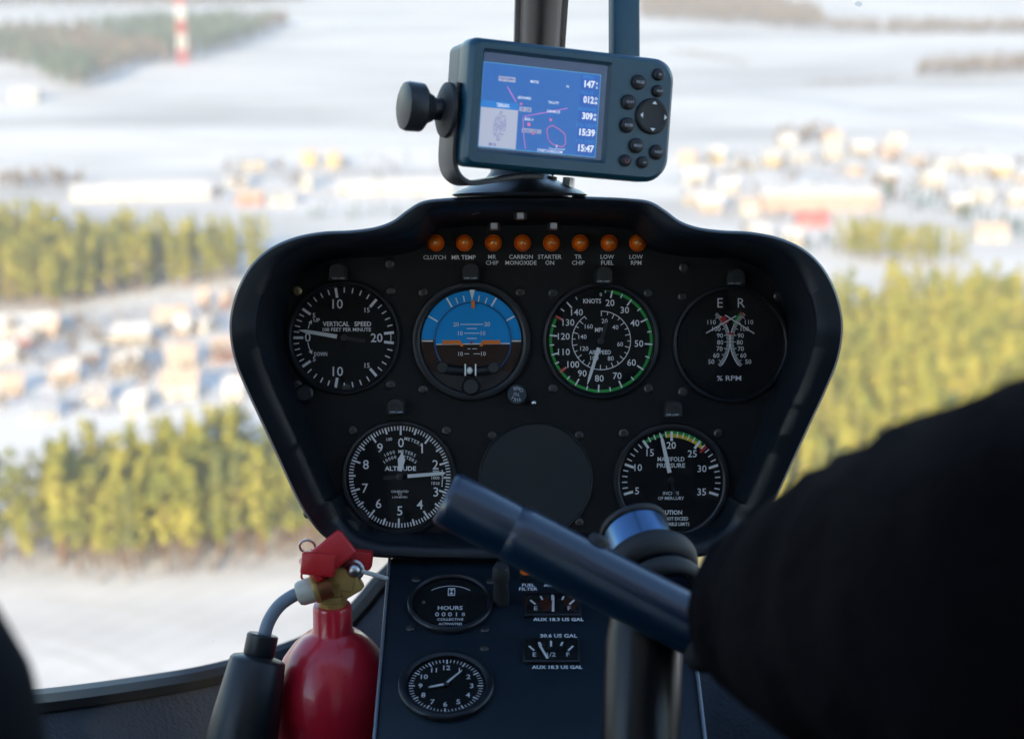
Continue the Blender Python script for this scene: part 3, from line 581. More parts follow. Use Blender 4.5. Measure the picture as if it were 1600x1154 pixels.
loops = [inset(.012, 0, -.11), inset(.0035, 0, -.03), inset(.0006, -.016), inset(0, -.008), inset(.0008, -.003), inset(.0026, -.0004), inset(lambda n: rim(n) * .55, -.0005), inset(rim, -.0030), inset(lambda n: rim(n) + .0018, -.0075), inset(lambda n: rim(n) + .004, 0, .012), inset(lambda n: rim(n) + .0075, 0, .0005)]
MB().loft(loops, True, True, False).build('hood', 'hood', pan, smooth=50, recalc=True)
MB().poly(inset(lambda n: rim(n) + .005, 0, 0.0)).build('face_plate', 'panel', pan, smooth=None)
def screw(F, px, py, parent, r=8.2, m='screw', h=0.0, rot=None):
    k = F.k(px, py, h); r = r * k; c = F.P(px, py, h); mb = MB(); mb.lathe([(r, 0), (r, .0007), (r * .8, .0013), (r * .5, .0015)], c, n=16, cap0=False)
    o = mb.build('screw', m, parent); a = R(random.uniform(0, 90) if rot is None else rot); s = MB(); q = Matrix.Rotation(a, 3, 'Z')
    s.box(c + Vector((0, 0, .0015)), (r * 1.1, r * .22, .0004), q); s.box(c + Vector((0, 0, .00152)), (r * .22, r * 1.1, .0004), q); s.build('slot', 'rubber', o, smooth=None)
for x, y in ((608, 412), (1069, 418), (541, 606), (1197, 752), (628, 856), (482, 842 - 40), (1160, 842)): screw(PF, x, y, pan, 8)
def lamp_hood(px, py):                                   # small eyebrow light over an instrument
    k = PF.k(px, py); c = P(px, py, 0); w_, h_ = 14 * k, 13.5 * k; prof = [(-w_, -h_)] + [(-w_ * math.cos(a) , h_ * .25 + h_ * .75 * math.sin(a)) for a in [PI * i / 10 for i in range(11)]] + [(w_, -h_)]
    rings = []
    for s, d in ((1, 0.0), (1, .011), (.93, .0135), (.80, .0145)): rings.append([c + Vector((x * s, y * s, d)) for x, y in prof])
    o = MB().loft(rings, True, False, True).build('lamp_hood', 'rubber', pan, smooth=40, recalc=True)
    s = MB(); s.box(c + Vector((0, -h_ * .15, .0148)), (w_ * .12, h_ * 1.1, .0006)); s.box(c + Vector((-w_ * .45, -h_ * .15, .0148)), (w_ * .08, h_ * .9, .0006)); s.box(c + Vector((w_ * .45, -h_ * .15, .0148)), (w_ * .08, h_ * .9, .0006)); s.build('rib', 'bezel', o)
    MB().text(PF, 'DIM LAMP', px, py + 9.5, .0152, width=20, cap=3).build('lettering', 'key_print', o, smooth=None)
for x, y in ((529, 425), (735.5, 425), (943, 430), (1148, 433), (619.5, 634), (1051, 638)): lamp_hood(x, y)
names = [('CLUTCH', 679), ('MR TEMP', 724.5), ('MR|CHIP', 769), ('CARBON|MONOXIDE', 814), ('STARTER|ON', 859), ('TR|CHIP', 903.5), ('LOW|FUEL', 949), ('LOW|RPM', 994)]
lampx = [681.5, 726, 771, 816.5, 861.5, 906.5, 951.5, 996]
for (t, tx), x in zip(names, lampx):
    k = PF.k(x, 380); c = P(x, 380, 0); r = 13.2 * k
    lo = MB().lathe([(r, 0), (r, .004), (r * .93, .0048), (r * .86, .0040), (r * .86, .002)], c, n=28, cap0=False, cap1=False).build('warning_light', 'amber', pan)
    ln = MB().lathe([(r * .86, .0030), (r * .80, .0052), (r * .62, .0078), (r * .38, .0094), (r * .12, .0100), (1e-5, .0100)], c, n=24, cap0=False).build('lens', 'amber', lo, smooth=60)
    MB().lathe([(r * .24, .0098), (r * .18, .0107), (1e-5, .0109)], c, n=12).build('tip', 'amber_glint', lo)  # bright dot on the lens serves as its painted glint
    L = MB(); parts = t.split('|')
    for i, s in enumerate(parts): L.text(PF, s, tx, (402 if len(parts) == 1 else 401.2) + i * 9.3, .0006, cap=6.6, bold=.010)
    L.build('lettering', 'grey_print', pan, smooth=None)
for x, y, wv in ((772, 354, .035), (813, 338, .060), (865, 354, .035)):
    k = PF.k(x, y, wv); c = P(x, y, wv); MB().lathe([(8.8 * k, -5 * k), (10.2 * k, -4 * k), (10.2 * k, 5 * k), (8.8 * k, 5.6 * k)], c, (0, 1, 0), n=6).build('nut', 'steel', pan, smooth=None)
ln = smooth_path([P(738, 335, .055), P(770, 328, .055), P(805, 323, .055)], 6); MB().tube(ln, .00022, 5).build('reflection_line', 'steel', pan)  # thin bright line modelled as the mount base's edge reflection
# blank cover in the lower middle hole
k = PF.k(837, 748); c = P(837, 748, 0); MB().lathe([(90 * k, 0), (90 * k, .0015), (88.5 * k, .0022), (86.5 * k, .0016), (85 * k, .0024), (1e-5, .0026)], c, n=72, cap0=False).build('blank_cover', mat('cover_textured', (.006, .0085, .012), .6, noise=(90, (.009, .012, .016), .3), bump=(900, .0004, .6)), pan)
for a in (45, 135, 225, 315): screw(PF, 837 + 96 * math.sin(R(a)), 748 - 96 * math.cos(R(a)), pan, 7)

# ================================================================== ROUND INSTRUMENTS
HD, HM, HN, HG = .0012, .0014, .0028, .0044              # dial, print, needle and glass heights above the panel face
def gauge(name, label, F, cx, cy, Rb, Rd, screws=True, body='bezel', sc_off=None, vs_=1.0):
    k = F.k(cx, cy); c = F.P(cx, cy, 0); t = thing(name, label, 'gauge', F.w, c)
    rb, rd = Rb * k, Rd * k
    MB().lathe([(rb, 0), (rb, .0034), (rb - .0008, .0044), (rb - .0026, .0048), (rd + .0016, .0046), (rd + .0004, .0036), (rd, .0010)], c, n=80, cap0=False, cap1=False).build('bezel', body, t)
    MB().lathe([(rd + .0004, HD - .0006), (rd + .0004, HD), (1e-5, HD)], c, n=72, cap0=False).build('dial', 'dial', t)
    MB().lathe([(rd + .0008, HG), (1e-5, HG + .0001)], c, n=48, cap0=False, cap1=False).build('glass', M['gauge_glass'], t)
    if screws:
        off = sc_off or Rb * .815
        for sx in (-1, 1):
            for sy in (-1, 1): screw(F, cx + sx * off, cy + sy * off * vs_, t, 7.5, 'brass_screw' if (name.startswith('vertical') and sx < 0 and sy < 0) else 'screw')
    return t, c, k
def needle(parent, c, k, ang, r0, r1, w0, w1, h=HN, name='needle', m='needle', tip=.82):
    a = R(ang); d = Vector((math.sin(a), math.cos(a), 0)); t = Vector((d.y, -d.x, 0)); c = Vector((c[0], c[1], h)); q = lambda r, s: c + d * r * k + t * s * k
    pts = [q(r0, w0 / 2), q(r0 + (r1 - r0) * tip, w1 / 2), q(r1, .3), q(r1, -.3), q(r0 + (r1 - r0) * tip, -w1 / 2), q(r0, -w0 / 2)]
    mb = MB(); n = len(pts); mb.add(pts + [p + Vector((0, 0, .0005)) for p in pts], [tuple(range(n))[::-1], tuple(range(n, 2 * n))] + [(i, (i + 1) % n, n + (i + 1) % n, n + i) for i in range(n)])
    return mb.build(name, m, parent, smooth=None)
def hub(parent, c, k, r, h=HN): MB().lathe([(r * k, HD), (r * k, h + .0006), (r * k * .6, h + .001)], c, n=20, cap0=False).build('hub', 'bezel', parent)
def tail(parent, c, k, ang, L, wd): needle(parent, c, k, ang, 2, L, wd, wd * 1.15, HN - .0003, 'needle_tail', 'bezel', .95)

# --- vertical speed
q = lambda x, y: (440 + x / 5.77, 430 + y / 5.77)
t, c, k = gauge('vertical_speed_indicator', 'round vertical speed gauge, upper left on the panel, needle pointing left', PF, 537.4, 527.5, 89.5, 81)
seg = [(0, 270), (5, 305), (10, 350.7), (15, 400.5), (20, 444)]
def vang(v):
    for (a, b), (a2, b2) in zip(seg, seg[1:]):
        if v <= a2: return b + (b2 - b) * (v - a) / (a2 - a)
mk = MB()
for v in range(0, 21):
    big = v % 5 == 0; an = vang(v)
    for an2 in ((an,) if v == 0 else (an, 540 - an)): mk.tick(c, an2, (78.7 - (15.5 if big else 8.5)) * k, 78.7 * k, (4.2 if big else 2.0) * k, HM)
mk.arc(c, 84, 96, 73 * k, 74.2 * k, HM, 6)
def arrow(mb, F, pts, k, wd=1.5):
    pp = [F.P(*p, HM) for p in pts]; mb.line(pp, wd * k, HM); d = (pp[-1] - pp[-2]).normalized(); n = Vector((-d.y, d.x, 0)); e = pp[-1]; mb.poly([e + d * 4 * k, e - d * 2 * k + n * 3.2 * k, e - d * 2 * k - n * 3.2 * k])
arrow(mk, PF, [q(240, 480), q(247, 450), q(262, 422)], k); arrow(mk, PF, [q(237, 605), q(245, 645), q(265, 690)], k)
mk.build('dial_markings', 'white', t, smooth=None)
L = MB()
for s, x, y, cap, b in (('10', 505, 258, 15.0, .008), ('10', 507, 865, 15.0, .008), ('20', 857, 563, 14, .012), ('0', 236, 558, 14.5, .008), ('15', 771, 313, 7.6, .008), ('15', 771, 812, 7.6, .008), ('5', 292, 362, 7.4, .01), ('5', 294, 755, 7.4, .01)): L.text(PF, s, *q(x, y), HM, cap=cap, bold=b)
L.text(PF, 'UP', *q(316, 404), HM, cap=6, bold=.015); L.text(PF, 'DOWN', *q(352, 709), HM, cap=6.4, width=20.5, bold=.015)
L.text(PF, 'VERTICAL', *q(490, 438), HM, cap=7.6, width=41.5, bold=.025); L.text(PF, 'SPEED', *q(732, 438), HM, cap=7.6, width=26.5, bold=.025); L.text(PF, '100 FEET PER MINUTE', *q(588, 489), HM, cap=5.8, width=75.5, bold=.02)
L.build('lettering', 'white', t, smooth=None)
needle(t, c, k, 279.5, 10.5, 71, 6.4, 5.4); tail(t, c, k, 99, 34, 5.5); hub(t, c, k, 5)
MB().lathe([(14 * k, 0), (14 * k, .003), (11 * k, .004)], P(476, 614, 0), n=20, cap0=False).build('adjuster_lug', 'bezel', t)

# --- attitude
q = lambda x, y: (640 + x / 5.245, 430 + y / 5.245)
t, c, k = gauge('attitude_indicator', 'blue and brown attitude gauge with orange aeroplane symbol, upper row', PF, 736.7, 532.5, 93, 79.5)
hz = 530.0
def cap_poly(c, r, y, up, h, n=40):                      # part of a disc above or below a horizontal line
    s = max(-1, min(1, y / r)); a = math.asin(s); pts = []
    for i in range(n + 1):
        b = a + (PI - 2 * a) * i / n if up else PI - a + (PI + 2 * a) * i / n
        pts.append((c[0] + r * math.cos(b), c[1] + r * math.sin(b), h))
    return pts
yo = (532.5 - 530) * k; yi = (532.5 - 537) * k
MB().poly(cap_poly(c, 78.2 * k, yo, True, HM)).build('sky_ring', 'sky_blue', t, smooth=None); MB().poly(cap_poly(c, 78.2 * k, yo, False, HM)).build('earth_ring', 'earth', t, smooth=None)
ci = (P(739, 532, 0).x, P(739, 532, 0).y)
MB().lathe([(60.5 * k, HM), (60.5 * k, HM + .0011), (58.8 * k, HM + .0014), (58.2 * k, HM + .0004)], (ci[0], ci[1], 0), n=64, cap0=False, cap1=False).build('mask_ring', mat('horizon_shade', (.005, .13, .33), .6), t)
MB().poly(cap_poly(ci, 58.4 * k, -6 * k, True, HM + .0004)).build('horizon_sky', 'sky_blue', t, smooth=None); MB().poly(cap_poly(ci, 58.4 * k, -6 * k, False, HM + .0004)).build('horizon_earth', 'earth', t, smooth=None)
mk = MB(); h1 = HM + .0003; h2 = HM + .0007
for a, r0, wd in ((-90, 60, 2.4), (90, 60, 2.4), (-60, 61, 2.4), (60, 61, 2.4), (-30, 61, 2.6), (30, 61, 2.6)): mk.tick(c, a, r0 * k, 77.5 * k, wd * k, h1)
for a in (-20, -10, 10, 20): mk.tick(c, a, 62 * k, 71.5 * k, 1.7 * k, h1)
mk.poly([P(*q(489, 113), h1), P(*q(512, 208), h1), P(*q(537, 113), h1)])
for x0, x1, y in ((415, 605, 402), (470, 550, 436), (448, 572, 474), (470, 550, 517), (450, 488, 643), (524, 578, 643), (475, 500, 602), (514, 552, 602)): mk.line([P(*q(x0, y), h2), P(*q(x1, y), h2)], 1.1 * k, h2)
mk.line([P(*q(218, 566), h2), P(*q(822, 558), h2)], 1.8 * k, h2)
mk.build('dial_markings', 'white', t, smooth=None)
L = MB()
for s, x, y in (('20', 381, 402), ('20', 637, 400), ('10', 416, 475), ('10', 602, 474), ('10', 418, 643), ('10', 605, 642)): L.text(PF, s, *q(x, y), h2, cap=6.6, bold=.004)
L.build('lettering', 'white', t, smooth=None)
h3 = HM + .0016; pl = MB()
for sg in (-1, 1):
    xx = lambda d: 507 + sg * d
    pts = [P(*q(xx(237), 532), h3), P(*q(xx(92), 532), h3), P(*q(xx(66), 575), h3), P(*q(xx(70), 582), h3), P(*q(xx(88), 582), h3), P(*q(xx(102), 564), h3), P(*q(xx(237), 564), h3)]
    n = 7; pl.add(pts + [p + Vector((0, 0, .0006)) for p in pts], [tuple(range(n)), tuple(range(n, 2 * n))] + [(i, (i + 1) % n, n + (i + 1) % n, n + i) for i in range(n)])
pl.build('aeroplane_symbol', 'orange', t, smooth=None, recalc=True)
cc = P(*q(520, 237), h3); MB().box(cc, (5.2 * k, 12.5 * k, .0006)).build('roll_pointer', 'orange', t, smooth=None)
MB().lathe([(2.2 * k, h3), (1.8 * k, h3 + .0008)], P(*q(507, 550), 0), n=12).build('centre_dot', 'red', t)
mk = MB(); mk.poly(cap_poly(c, 79 * k, -48 * k, False, HM + .0016)); mk.build('lower_mask', 'bezel', t, smooth=None)
a_, b_ = P(*q(300, 768), .0042), P(*q(680, 770), .0042); mk = MB(); pth = [a_.lerp(b_, i / 8) - Vector((0, 14 * k * (1 - ((i - 4) / 4) ** 2) * .25, 0)) for i in range(9)]
mk.tube(pth, [9.5 * k * .8] + [9.8 * k * .8] * 7 + [9.5 * k * .8], 14); sl = mk.build('slip_tube', 'bezel', t)
for x in (270, 690): MB().lathe([(10 * k, 0), (10 * k, .006), (8 * k, .0072)], P(*q(x, 755), .0012), n=16).build('tube_clamp', 'rubber', t)
mk = MB().lathe([(4.6 * k * math.sin(PI * i / 10), -4.6 * k * 1.25 * math.cos(PI * i / 10)) for i in range(11)], P(*q(492, 780), .0078), (0, 1, 0), n=16); mk.build('slip_ball', 'needle', t, smooth=80)
for x in (456, 541): MB().box(P(*q(x, 774), .0080), (2.2 * k, 18.5 * k, .0012)).build('slip_mark', 'needle', t)
MB().lathe([(16 * k, 0), (14 * k, .004), (12 * k, .008), (11 * k, .0095)], P(*q(505, 910), .001), n=28).build('knob_base', 'rubber', t)
kb = MB().lathe([(15.5 * k, 0), (15.5 * k, .008), (14.6 * k, .0092), (1e-5, .0094)], P(807.5, 615.5, 0), n=32, cap0=False).build('cage_knob', mat('cage_knob_plastic', (.018, .03, .045), .5), t)
L = MB()
for word, r, s0 in (('CAGE', 9.2, 1), ('PULL', 9.2, -1)):
    for i, ch in enumerate(word):
        a = (i - 1.5) * 27 * (1 if s0 > 0 else 1)
        if s0 > 0: ang = 15 - a; x, y = 807.5 + r * math.sin(R(ang)), 615.5 - r * math.cos(R(ang)); L.text(PF, ch, x, y, .0096, cap=5, rot=180 - ang, bold=.02)
        else: ang = 195 - a * -1; x, y = 807.5 + r * math.sin(R(ang)), 615.5 - r * math.cos(R(ang)); L.text(PF, ch, x, y, .0096, cap=5, rot=-ang, bold=.02)
L.text(PF, 'TO', 807, 615.5, .0096, cap=5, rot=172, bold=.02); L.build('lettering', 'key_print', kb, smooth=None)
MB().lathe([(4.5 * k, 0), (4.5 * k, .006), (3 * k, .008), (1e-5, .0086)], P(834, 629, 0), n=16).build('test_button', 'steel', t)

# --- airspeed
q = lambda x, y: (840 + x / 5.77, 430 + y / 5.77)
t, c, k = gauge('airspeed_indicator', 'airspeed gauge with green rim arc and white inner ring, upper row', PF, 938.8, 532.3, 91.5, 82.5)
asi = {20: 12.8, 30: 36.6, 40: 64.8, 50: 94, 60: 124.3, 70: 155.7, 80: 182.8, 90: 210, 100: 232.7, 110: 254, 120: 276.2, 130: 298.8, 140: 318.5}
g = MB(); g.arc(c, 12.8, 296, 76.4 * k, 80.8 * k, HM, 90); g.arc(c, 5, 12.8, 77.8 * k, 78.8 * k, HM, 6); g.build('green_arc', 'green', t, smooth=None)
r_ = MB(); r_.tick(c, 298.5, 68.5 * k, 80.5 * k, 4.4 * k, HM + .0002); r_.build('red_mark', 'red', t, smooth=None)
hh = MB()
for i in range(4): hh.tick(c, 232.7 + (i - 1.5) * 1.0, (69 + i * .5) * k, 80.5 * k, .9 * k, HM + .00025)
hh.build('red_mark', 'red', t, smooth=None)
mk = MB(); ks = sorted(asi)
for v in ks:
    mk.tick(c, asi[v], 68.5 * k, 80.4 * k, 2.3 * k, HM + .0002)
for a, b in zip(ks, ks[1:]): mk.tick(c, (asi[a] + asi[b]) / 2, 73.5 * k, 80.2 * k, 1.9 * k, HM + .0002)
mk.tick(c, 330, 74 * k, 79 * k, 1.6 * k, HM); mk.tick(c, 5.2, 75 * k, 79 * k, 1.6 * k, HM)
ck = P(*q(574, 587), 0); mk.arc(ck, -1, 178, 45 * k, 46.2 * k, HM, 60); mk.arc(ck, 178, 325, 45 * k, 46.2 * k, HM, 50)
for i in range(26):
    a = 0 + 325 * i / 25; mk.tick(ck, a, (38 if i % 2 == 0 else 40.5) * k, 46 * k, 1.25 * k, HM)
mk.build('dial_markings', 'white', t, smooth=None)
L = MB()
for s, x, y in (('20', 653, 248), ('30', 786, 313), ('40', 877, 430), ('50', 914, 615), ('60', 847, 785), ('70', 718, 905), ('80', 556, 928), ('90', 403, 883), ('100', 322, 803), ('110', 237, 690), ('120', 236, 550), ('130', 278, 425), ('140', 355, 333)): L.text(PF, s, *q(x, y), HM, cap=10.4, bold=.008)
for s, x, y in (('20', 604, 411), ('40', 701, 468), ('60', 744, 620), ('80', 659, 749), ('100', 512, 745), ('120', 421, 660), ('140', 405, 554), ('160', 462, 461)): L.text(PF, s, *q(x, y), HM, cap=7.0, bold=.004)
L.text(PF, 'KNOTS', *q(492, 232), HM, cap=7.4, width=28, bold=.02); L.text(PF, 'MPH', *q(563, 491), HM, cap=7, width=16, bold=.015); L.text(PF, 'AIRSPEED', *q(562, 693), HM, cap=6.6, width=34.5, bold=.015); L.text(PF, '0', *q(570, 173), HM, cap=5.4)
L.build('lettering', 'white', t, smooth=None)
needle(t, c, k, 197.4, 11.5, 71.5, 6.2, 4.2); tail(t, c, k, 17.4, 30, 5); hub(t, c, k, 5)

# --- engine and rotor tachometer
q = lambda x, y: (1040 + x / 5.495, 430 + y / 5.495)
t, c, k = gauge('dual_tachometer', 'dual engine and rotor speed gauge marked E and R, upper right', PF, 1141.5, 537.5, 91.5, 83, body='bezel')
mk = MB(); hi = MB(); rr = 328 / 5.495 * k
cl = P(*q(223, 567), 0); cr = P(*q(881, 567), 0)
mk.arc(cl, 49, 129, rr - .8 * k, rr + .5 * k, HM, 30); mk.arc(cr, -49 - 80, -49, rr - .5 * k, rr + .8 * k, HM, 30)
for i in range(41):
    a = 42 + (131 - 42) * i / 40; big = i % 5 == 2; ln_ = 8.5 if big else 5.2
    mk.tick(cl, a, rr - ln_ * k, rr, .95 * k, HM); mk.tick(cr, -a, rr - ln_ * k, rr, .95 * k, HM)
mk.build('dial_markings', 'white', t, smooth=None)
L = MB()
for s, x, x2, y in (('110', 395, 717, 402), ('100', 436, 680, 460), ('90', 467, 645, 517), ('80', 469, 637, 575), ('70', 463, 646, 630), ('60', 435, 667, 687), ('50', 392, 710, 741)): L.text(PF, s, *q(x, y), HM, cap=7.2, bold=.004); L.text(PF, s, *q(x2, y), HM, cap=7.2, bold=.004)
L.text(PF, 'E', *q(468, 236), HM, cap=14.5, bold=-.004); L.text(PF, 'R', *q(650, 236), HM, cap=14.5, bold=-.004); L.text(PF, '% RPM', *q(545, 882), HM, cap=8, width=38, bold=.008)
L.build('lettering', 'white', t, smooth=None)
g = MB(); g.arc(cr, -63, -44, rr, rr + 3.4 * k, HM + .0001, 12); g.build('green_arc', 'green', t, smooth=None)
r_ = MB(); r_.arc(cl, 51, 63, rr - 4 * k, rr + 5 * k, HM + .0002, 8); r_.build('red_mark', 'red', t, smooth=None)
for a0, a1 in ((-80, -77), (-45, -42.5)): MB().arc(cr, a0, a1, rr - 4 * k, rr + 4 * k, HM + .0002, 3).build('red_mark', 'red', t, smooth=None)
for p0, p1 in (((348, 496), (606, 348)), ((762, 500), (512, 342))):
    MB().line([P(*q(*p0), HN), P(*q(*p1), HN)], 1.9 * k, HN).build('needle', 'needle', t, smooth=None)

# --- altimeter
q = lambda x, y: (520 + x / 5.495, 640 + y / 5.495)
t, c, k = gauge('altimeter', 'altitude gauge in metres with digits 0 to 9, lower left of the panel', PF, 624, 746, 90, 81.5)
c = P(624.8, 744.2, 0)
mk = MB()
for i in range(100):
    a = 1.2 + 3.6 * i; L_ = 14.5 if i % 10 == 0 else (10.5 if i % 5 == 0 else 7.0); mk.tick(c, a, (79.5 - L_) * k, 79.5 * k, (3.0 if i % 5 == 0 else 1.9) * k, HM)
mk.line([P(*q(940, 515), HM), P(*q(946, 575), HM), P(*q(937, 660), HM)], 1 * k, HM)
for i in range(7): mk.line([P(*q(930, 520 + 22 * i), HM), P(*q(944, 522 + 22 * i), HM)], .9 * k, HM)
mk.build('dial_markings', 'white', t, smooth=None); L = MB()
for s, x, y in (('0', 585, 282), ('1', 767, 332), ('2', 881, 469), ('3', 885, 704), ('4', 747, 812), ('5', 575, 866), ('6', 393, 804), ('7', 277, 672), ('8', 284, 469), ('9', 405, 326)): L.text(PF, s, *q(x, y), HM, cap=14.6, bold=.006)
L.text(PF, 'ALTITUDE', *q(580, 503), HM, cap=7.2, width=49, bold=.03)
for s, y in (('CALIBRATED', 700), ('TO', 723), ('6,100 METERS', 750)): L.text(PF, s, *q(575, y), HM, cap=3.4, bold=.01)
L.text(PF, '100', *q(485, 252), HM, cap=5, rot=8, bold=.01); L.text(PF, '1010', *q(882, 630), HM, cap=5, rot=-3, bold=.01); L.text(PF, '1000', *q(882, 583), HM, cap=5, bold=.01); L.text(PF, '990', *q(886, 530), HM, cap=5, bold=.01)
def arc_text(L, s, F, ctr, r, a0, step, cap):
    for i, ch in enumerate(s):
        if ch != ' ': a = a0 + i * step; L.text(F, ch, ctr[0] + r * math.sin(R(a)), ctr[1] - r * math.cos(R(a)), HM, cap=cap, rot=-a, bold=.01)
arc_text(L, 'METERS', PF, (624.8, 744.2), 60, 9, 4.9, 5); arc_text(L, '1000 METERS', PF, (624.8, 753), 48, -29, 5.8, 5); arc_text(L, '10000 METERS', PF, (624.8, 753), 40, -38, 6.9, 5)
L.build('lettering', 'white', t, smooth=None)
needle(t, c, k, 85.2, 12.5, 72, 5.6, 5.2, HN + .0004, 'long_needle', tip=.93)
a = R(6); d = Vector((math.sin(a), math.cos(a), 0)); n_ = Vector((d.y, -d.x, 0)); o_ = Vector((c.x, c.y, HN)); pts = [o_ + d * r * k + n_ * s * k for r, s in ((9, 2.6), (18, 4.2), (27, 5.8), (34, 2.2), (40, .5), (40, -.5), (34, -2.2), (27, -5.8), (18, -4.2), (9, -2.6))]
n = len(pts); MB().add(pts + [p + Vector((0, 0, .0004)) for p in pts], [tuple(range(n))[::-1], tuple(range(n, 2 * n))] + [(i, (i + 1) % n, n + (i + 1) % n, n + i) for i in range(n)]).build('short_needle', 'needle', t, smooth=None)
tail(t, c, k, 265, 26, 5); hub(t, c, k, 5.5, HN + .0005)
MB().lathe([(26 * k, 0), (26 * k, .0028), (24 * k, .0038)], P(551, 815, 0), n=28, cap0=False).build('adjuster_lug', 'bezel', t)
MB().lathe([(15.5 * k, .003), (15.5 * k, .014), (14.5 * k, .016), (1e-5, .0162)], P(549, 824, 0), n=28, cap0=False).build('adjuster_knob', 'rubber', t)

# --- manifold pressure
q = lambda x, y: (950 + x / 5.77, 650 + y / 5.77)
t, c, k = gauge('manifold_pressure_gauge', 'manifold pressure gauge with green and yellow arcs, lower right of panel', PF, 1048.7, 751, 91, 79)
c = P(1048.5, 750.5, 0); ma = lambda v: (v - 20) * 7.1 + .5
g = MB(); g.arc(c, ma(15.2), ma(18.8), 70 * k, 74.6 * k, HM, 10); g.arc(c, ma(18.8), ma(25.5), 73 * k, 77.5 * k, HM, 20); g.build('green_arc', 'green', t, smooth=None)
MB().arc(c, ma(18.9), ma(26.2), 67.6 * k, 73.2 * k, HM + .00005, 20).build('yellow_arc', 'yellow', t, smooth=None); MB().tick(c, 45.5, 63 * k, 76.5 * k, 4 * k, HM + .0002).build('red_mark', 'red', t, smooth=None)
mk = MB()
for v in range(5, 36):
    big = v % 5 == 0; mk.tick(c, ma(v), (77 - (15 if big else 8.5)) * k, 77 * k, (4 if big else 1.9) * k, HM + .0001)
mk.build('dial_markings', 'white', t, smooth=None); L = MB()
for s, x, y in (('5', 262, 672), ('10', 272, 462), ('15', 380, 328), ('20', 570, 262), ('25', 760, 337), ('30', 848, 472), ('35', 845, 681)): L.text(PF, s, *q(x, y), HM, cap=11, bold=.008)
for s, y, w_, cap in (('MANIFOLD', 386, 42, 7), ('PRESSURE', 443, 44, 7), ('INCHES', 693, 25, 5.2), ('OF MERCURY', 738, 41, 5.2)): L.text(PF, s, *q(568, y), HM, cap=cap, width=w_, bold=.012)
L.text(PF, 'CAUTION', *q(556, 866), HM, cap=7.2, width=39, bold=.03); L.text(PF, 'DO NOT EXCEED', *q(590, 922), HM, cap=5.6, width=46, bold=.02); L.text(PF, 'ALLOWABLE LIMITS', *q(578, 971), HM, cap=5.6, width=54, bold=.02)
L.build('lettering', 'white', t, smooth=None)
needle(t, c, k, 347.4, 13, 75, 6.4, 5.2); hub(t, c, k, 5); tail(t, c, k, 167, 26, 5)

# ================================================================== LOWER CONSOLE
ty, tz = -1.0, 1.45; ln = math.hypot(ty, tz); ey = Vector((0, -ty / ln, -tz / ln)); ez = Vector((1, 0, 0)).cross(ey); CO = Vector((.0175, -.1335, .014))
CM = Matrix(((1, ey.x, ez.x, CO.x), (0, ey.y, ez.y, CO.y), (0, ey.z, ez.z, CO.z), (0, 0, 0, 1))); CF = Frame(CM)
con = thing('lower_console', 'dark sloping centre console below the instrument panel', 'console', CF.w, (0, -.36, -.09))
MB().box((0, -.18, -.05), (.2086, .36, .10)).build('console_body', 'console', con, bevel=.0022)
for s in (-1, 1): MB().box((s * .1046, -.18, -.001), (.0020, .36, .006)).build('edge_highlight', mat('console_edge_highlight', (.30, .33, .37), .35, metal=.6), con, bevel=.0006)  # pale strips paint the highlight along the lit console edges
k = CF.k(822, 902); cx = CF.P(822, 902, 0); MB().lathe([(12 * k, 0), (12 * k, .004), (10 * k, .006)], cx, n=24).build('lamp_ring', 'bezel', con)
MB().lathe([(10 * k, .004), (9 * k, .008), (5 * k, .0105), (1e-5, .011)], cx, n=24).build('fuel_filter_light', 'amber', con)
L = MB()
for i, s in enumerate(('FUEL', 'FILTER')): L.text(CF, s, 825.5, 913.5 + 6 * i, .0006, width=19.5 if i == 0 else 29, bold=.02)
L.text(CF, 'AUX', 858, 914, .0006, width=17, bold=.02)
L.text(CF, 'AUX 18.3 US GAL', 872.5, 967, .0016, width=79, bold=.02); L.text(CF, '30.6 US GAL', 873, 992.5, .0016, width=58, bold=.02); L.text(CF, 'AUX 18.3 US GAL', 870.5, 1041.5, .0016, width=79, bold=.02)
L.build('lettering', 'grey_print', con, smooth=None)
cx = CF.P(783, 940, 0); kb = MB().lathe([(13 * k, 0), (12 * k, .010), (11 * k, .018), (13.5 * k, .022), (13 * k, .030), (10 * k, .033)], cx, n=24).build('knob', 'rubber', con)
for x, y in ((650, 905), (766, 908), (641, 981), (757, 983), (757, 1012)): screw(CF, x, y, con, 7.5)
t, c, k = gauge('hour_meter', 'oval looking hours meter at upper left of the lower console', CF, 703.5, 945, 67, 57, screws=False)
mk = MB(); mk.arc((c.x, c.y - 8 * k), -38, 38, 49 * k, 50.4 * k, HM, 20); b0 = CF.P(705.5, 924, HM)
for dx, dy, sx, sy in ((-5, 0, 1.3, 17), (5, 0, 1.3, 17), (0, 8, 11, 1.6), (0, -8, 11, 1.6)): mk.box(b0 + Vector((dx * k, dy * k, 0)), (sx * k, sy * k, .0002))
mk.poly([b0 + Vector((-3.5 * k, 6 * k, .0002)), b0 + Vector((3.5 * k, 6 * k, .0002)), b0 + Vector((0, 0, .0002))]); mk.poly([b0 + Vector((-3.5 * k, -6 * k, .0002)), b0 + Vector((0, 0, .0002)), b0 + Vector((3.5 * k, -6 * k, .0002))])
mk.build('dial_markings', 'white', t, smooth=None); L = MB()
for s, y, w_ in (('HOURS', 949, 39), ('COLLECTIVE', 967, 41), ('ACTIVATED', 974, 37)): L.text(CF, s, 703.5, y, HM, width=w_, bold=.02)
L.text(CF, '0 0 0 1', 697, 959, HM, width=34, bold=.01); L.text(CF, '8', 724, 959, HM, width=5, bold=.01); L.build('lettering', 'grey_print', t, smooth=None)
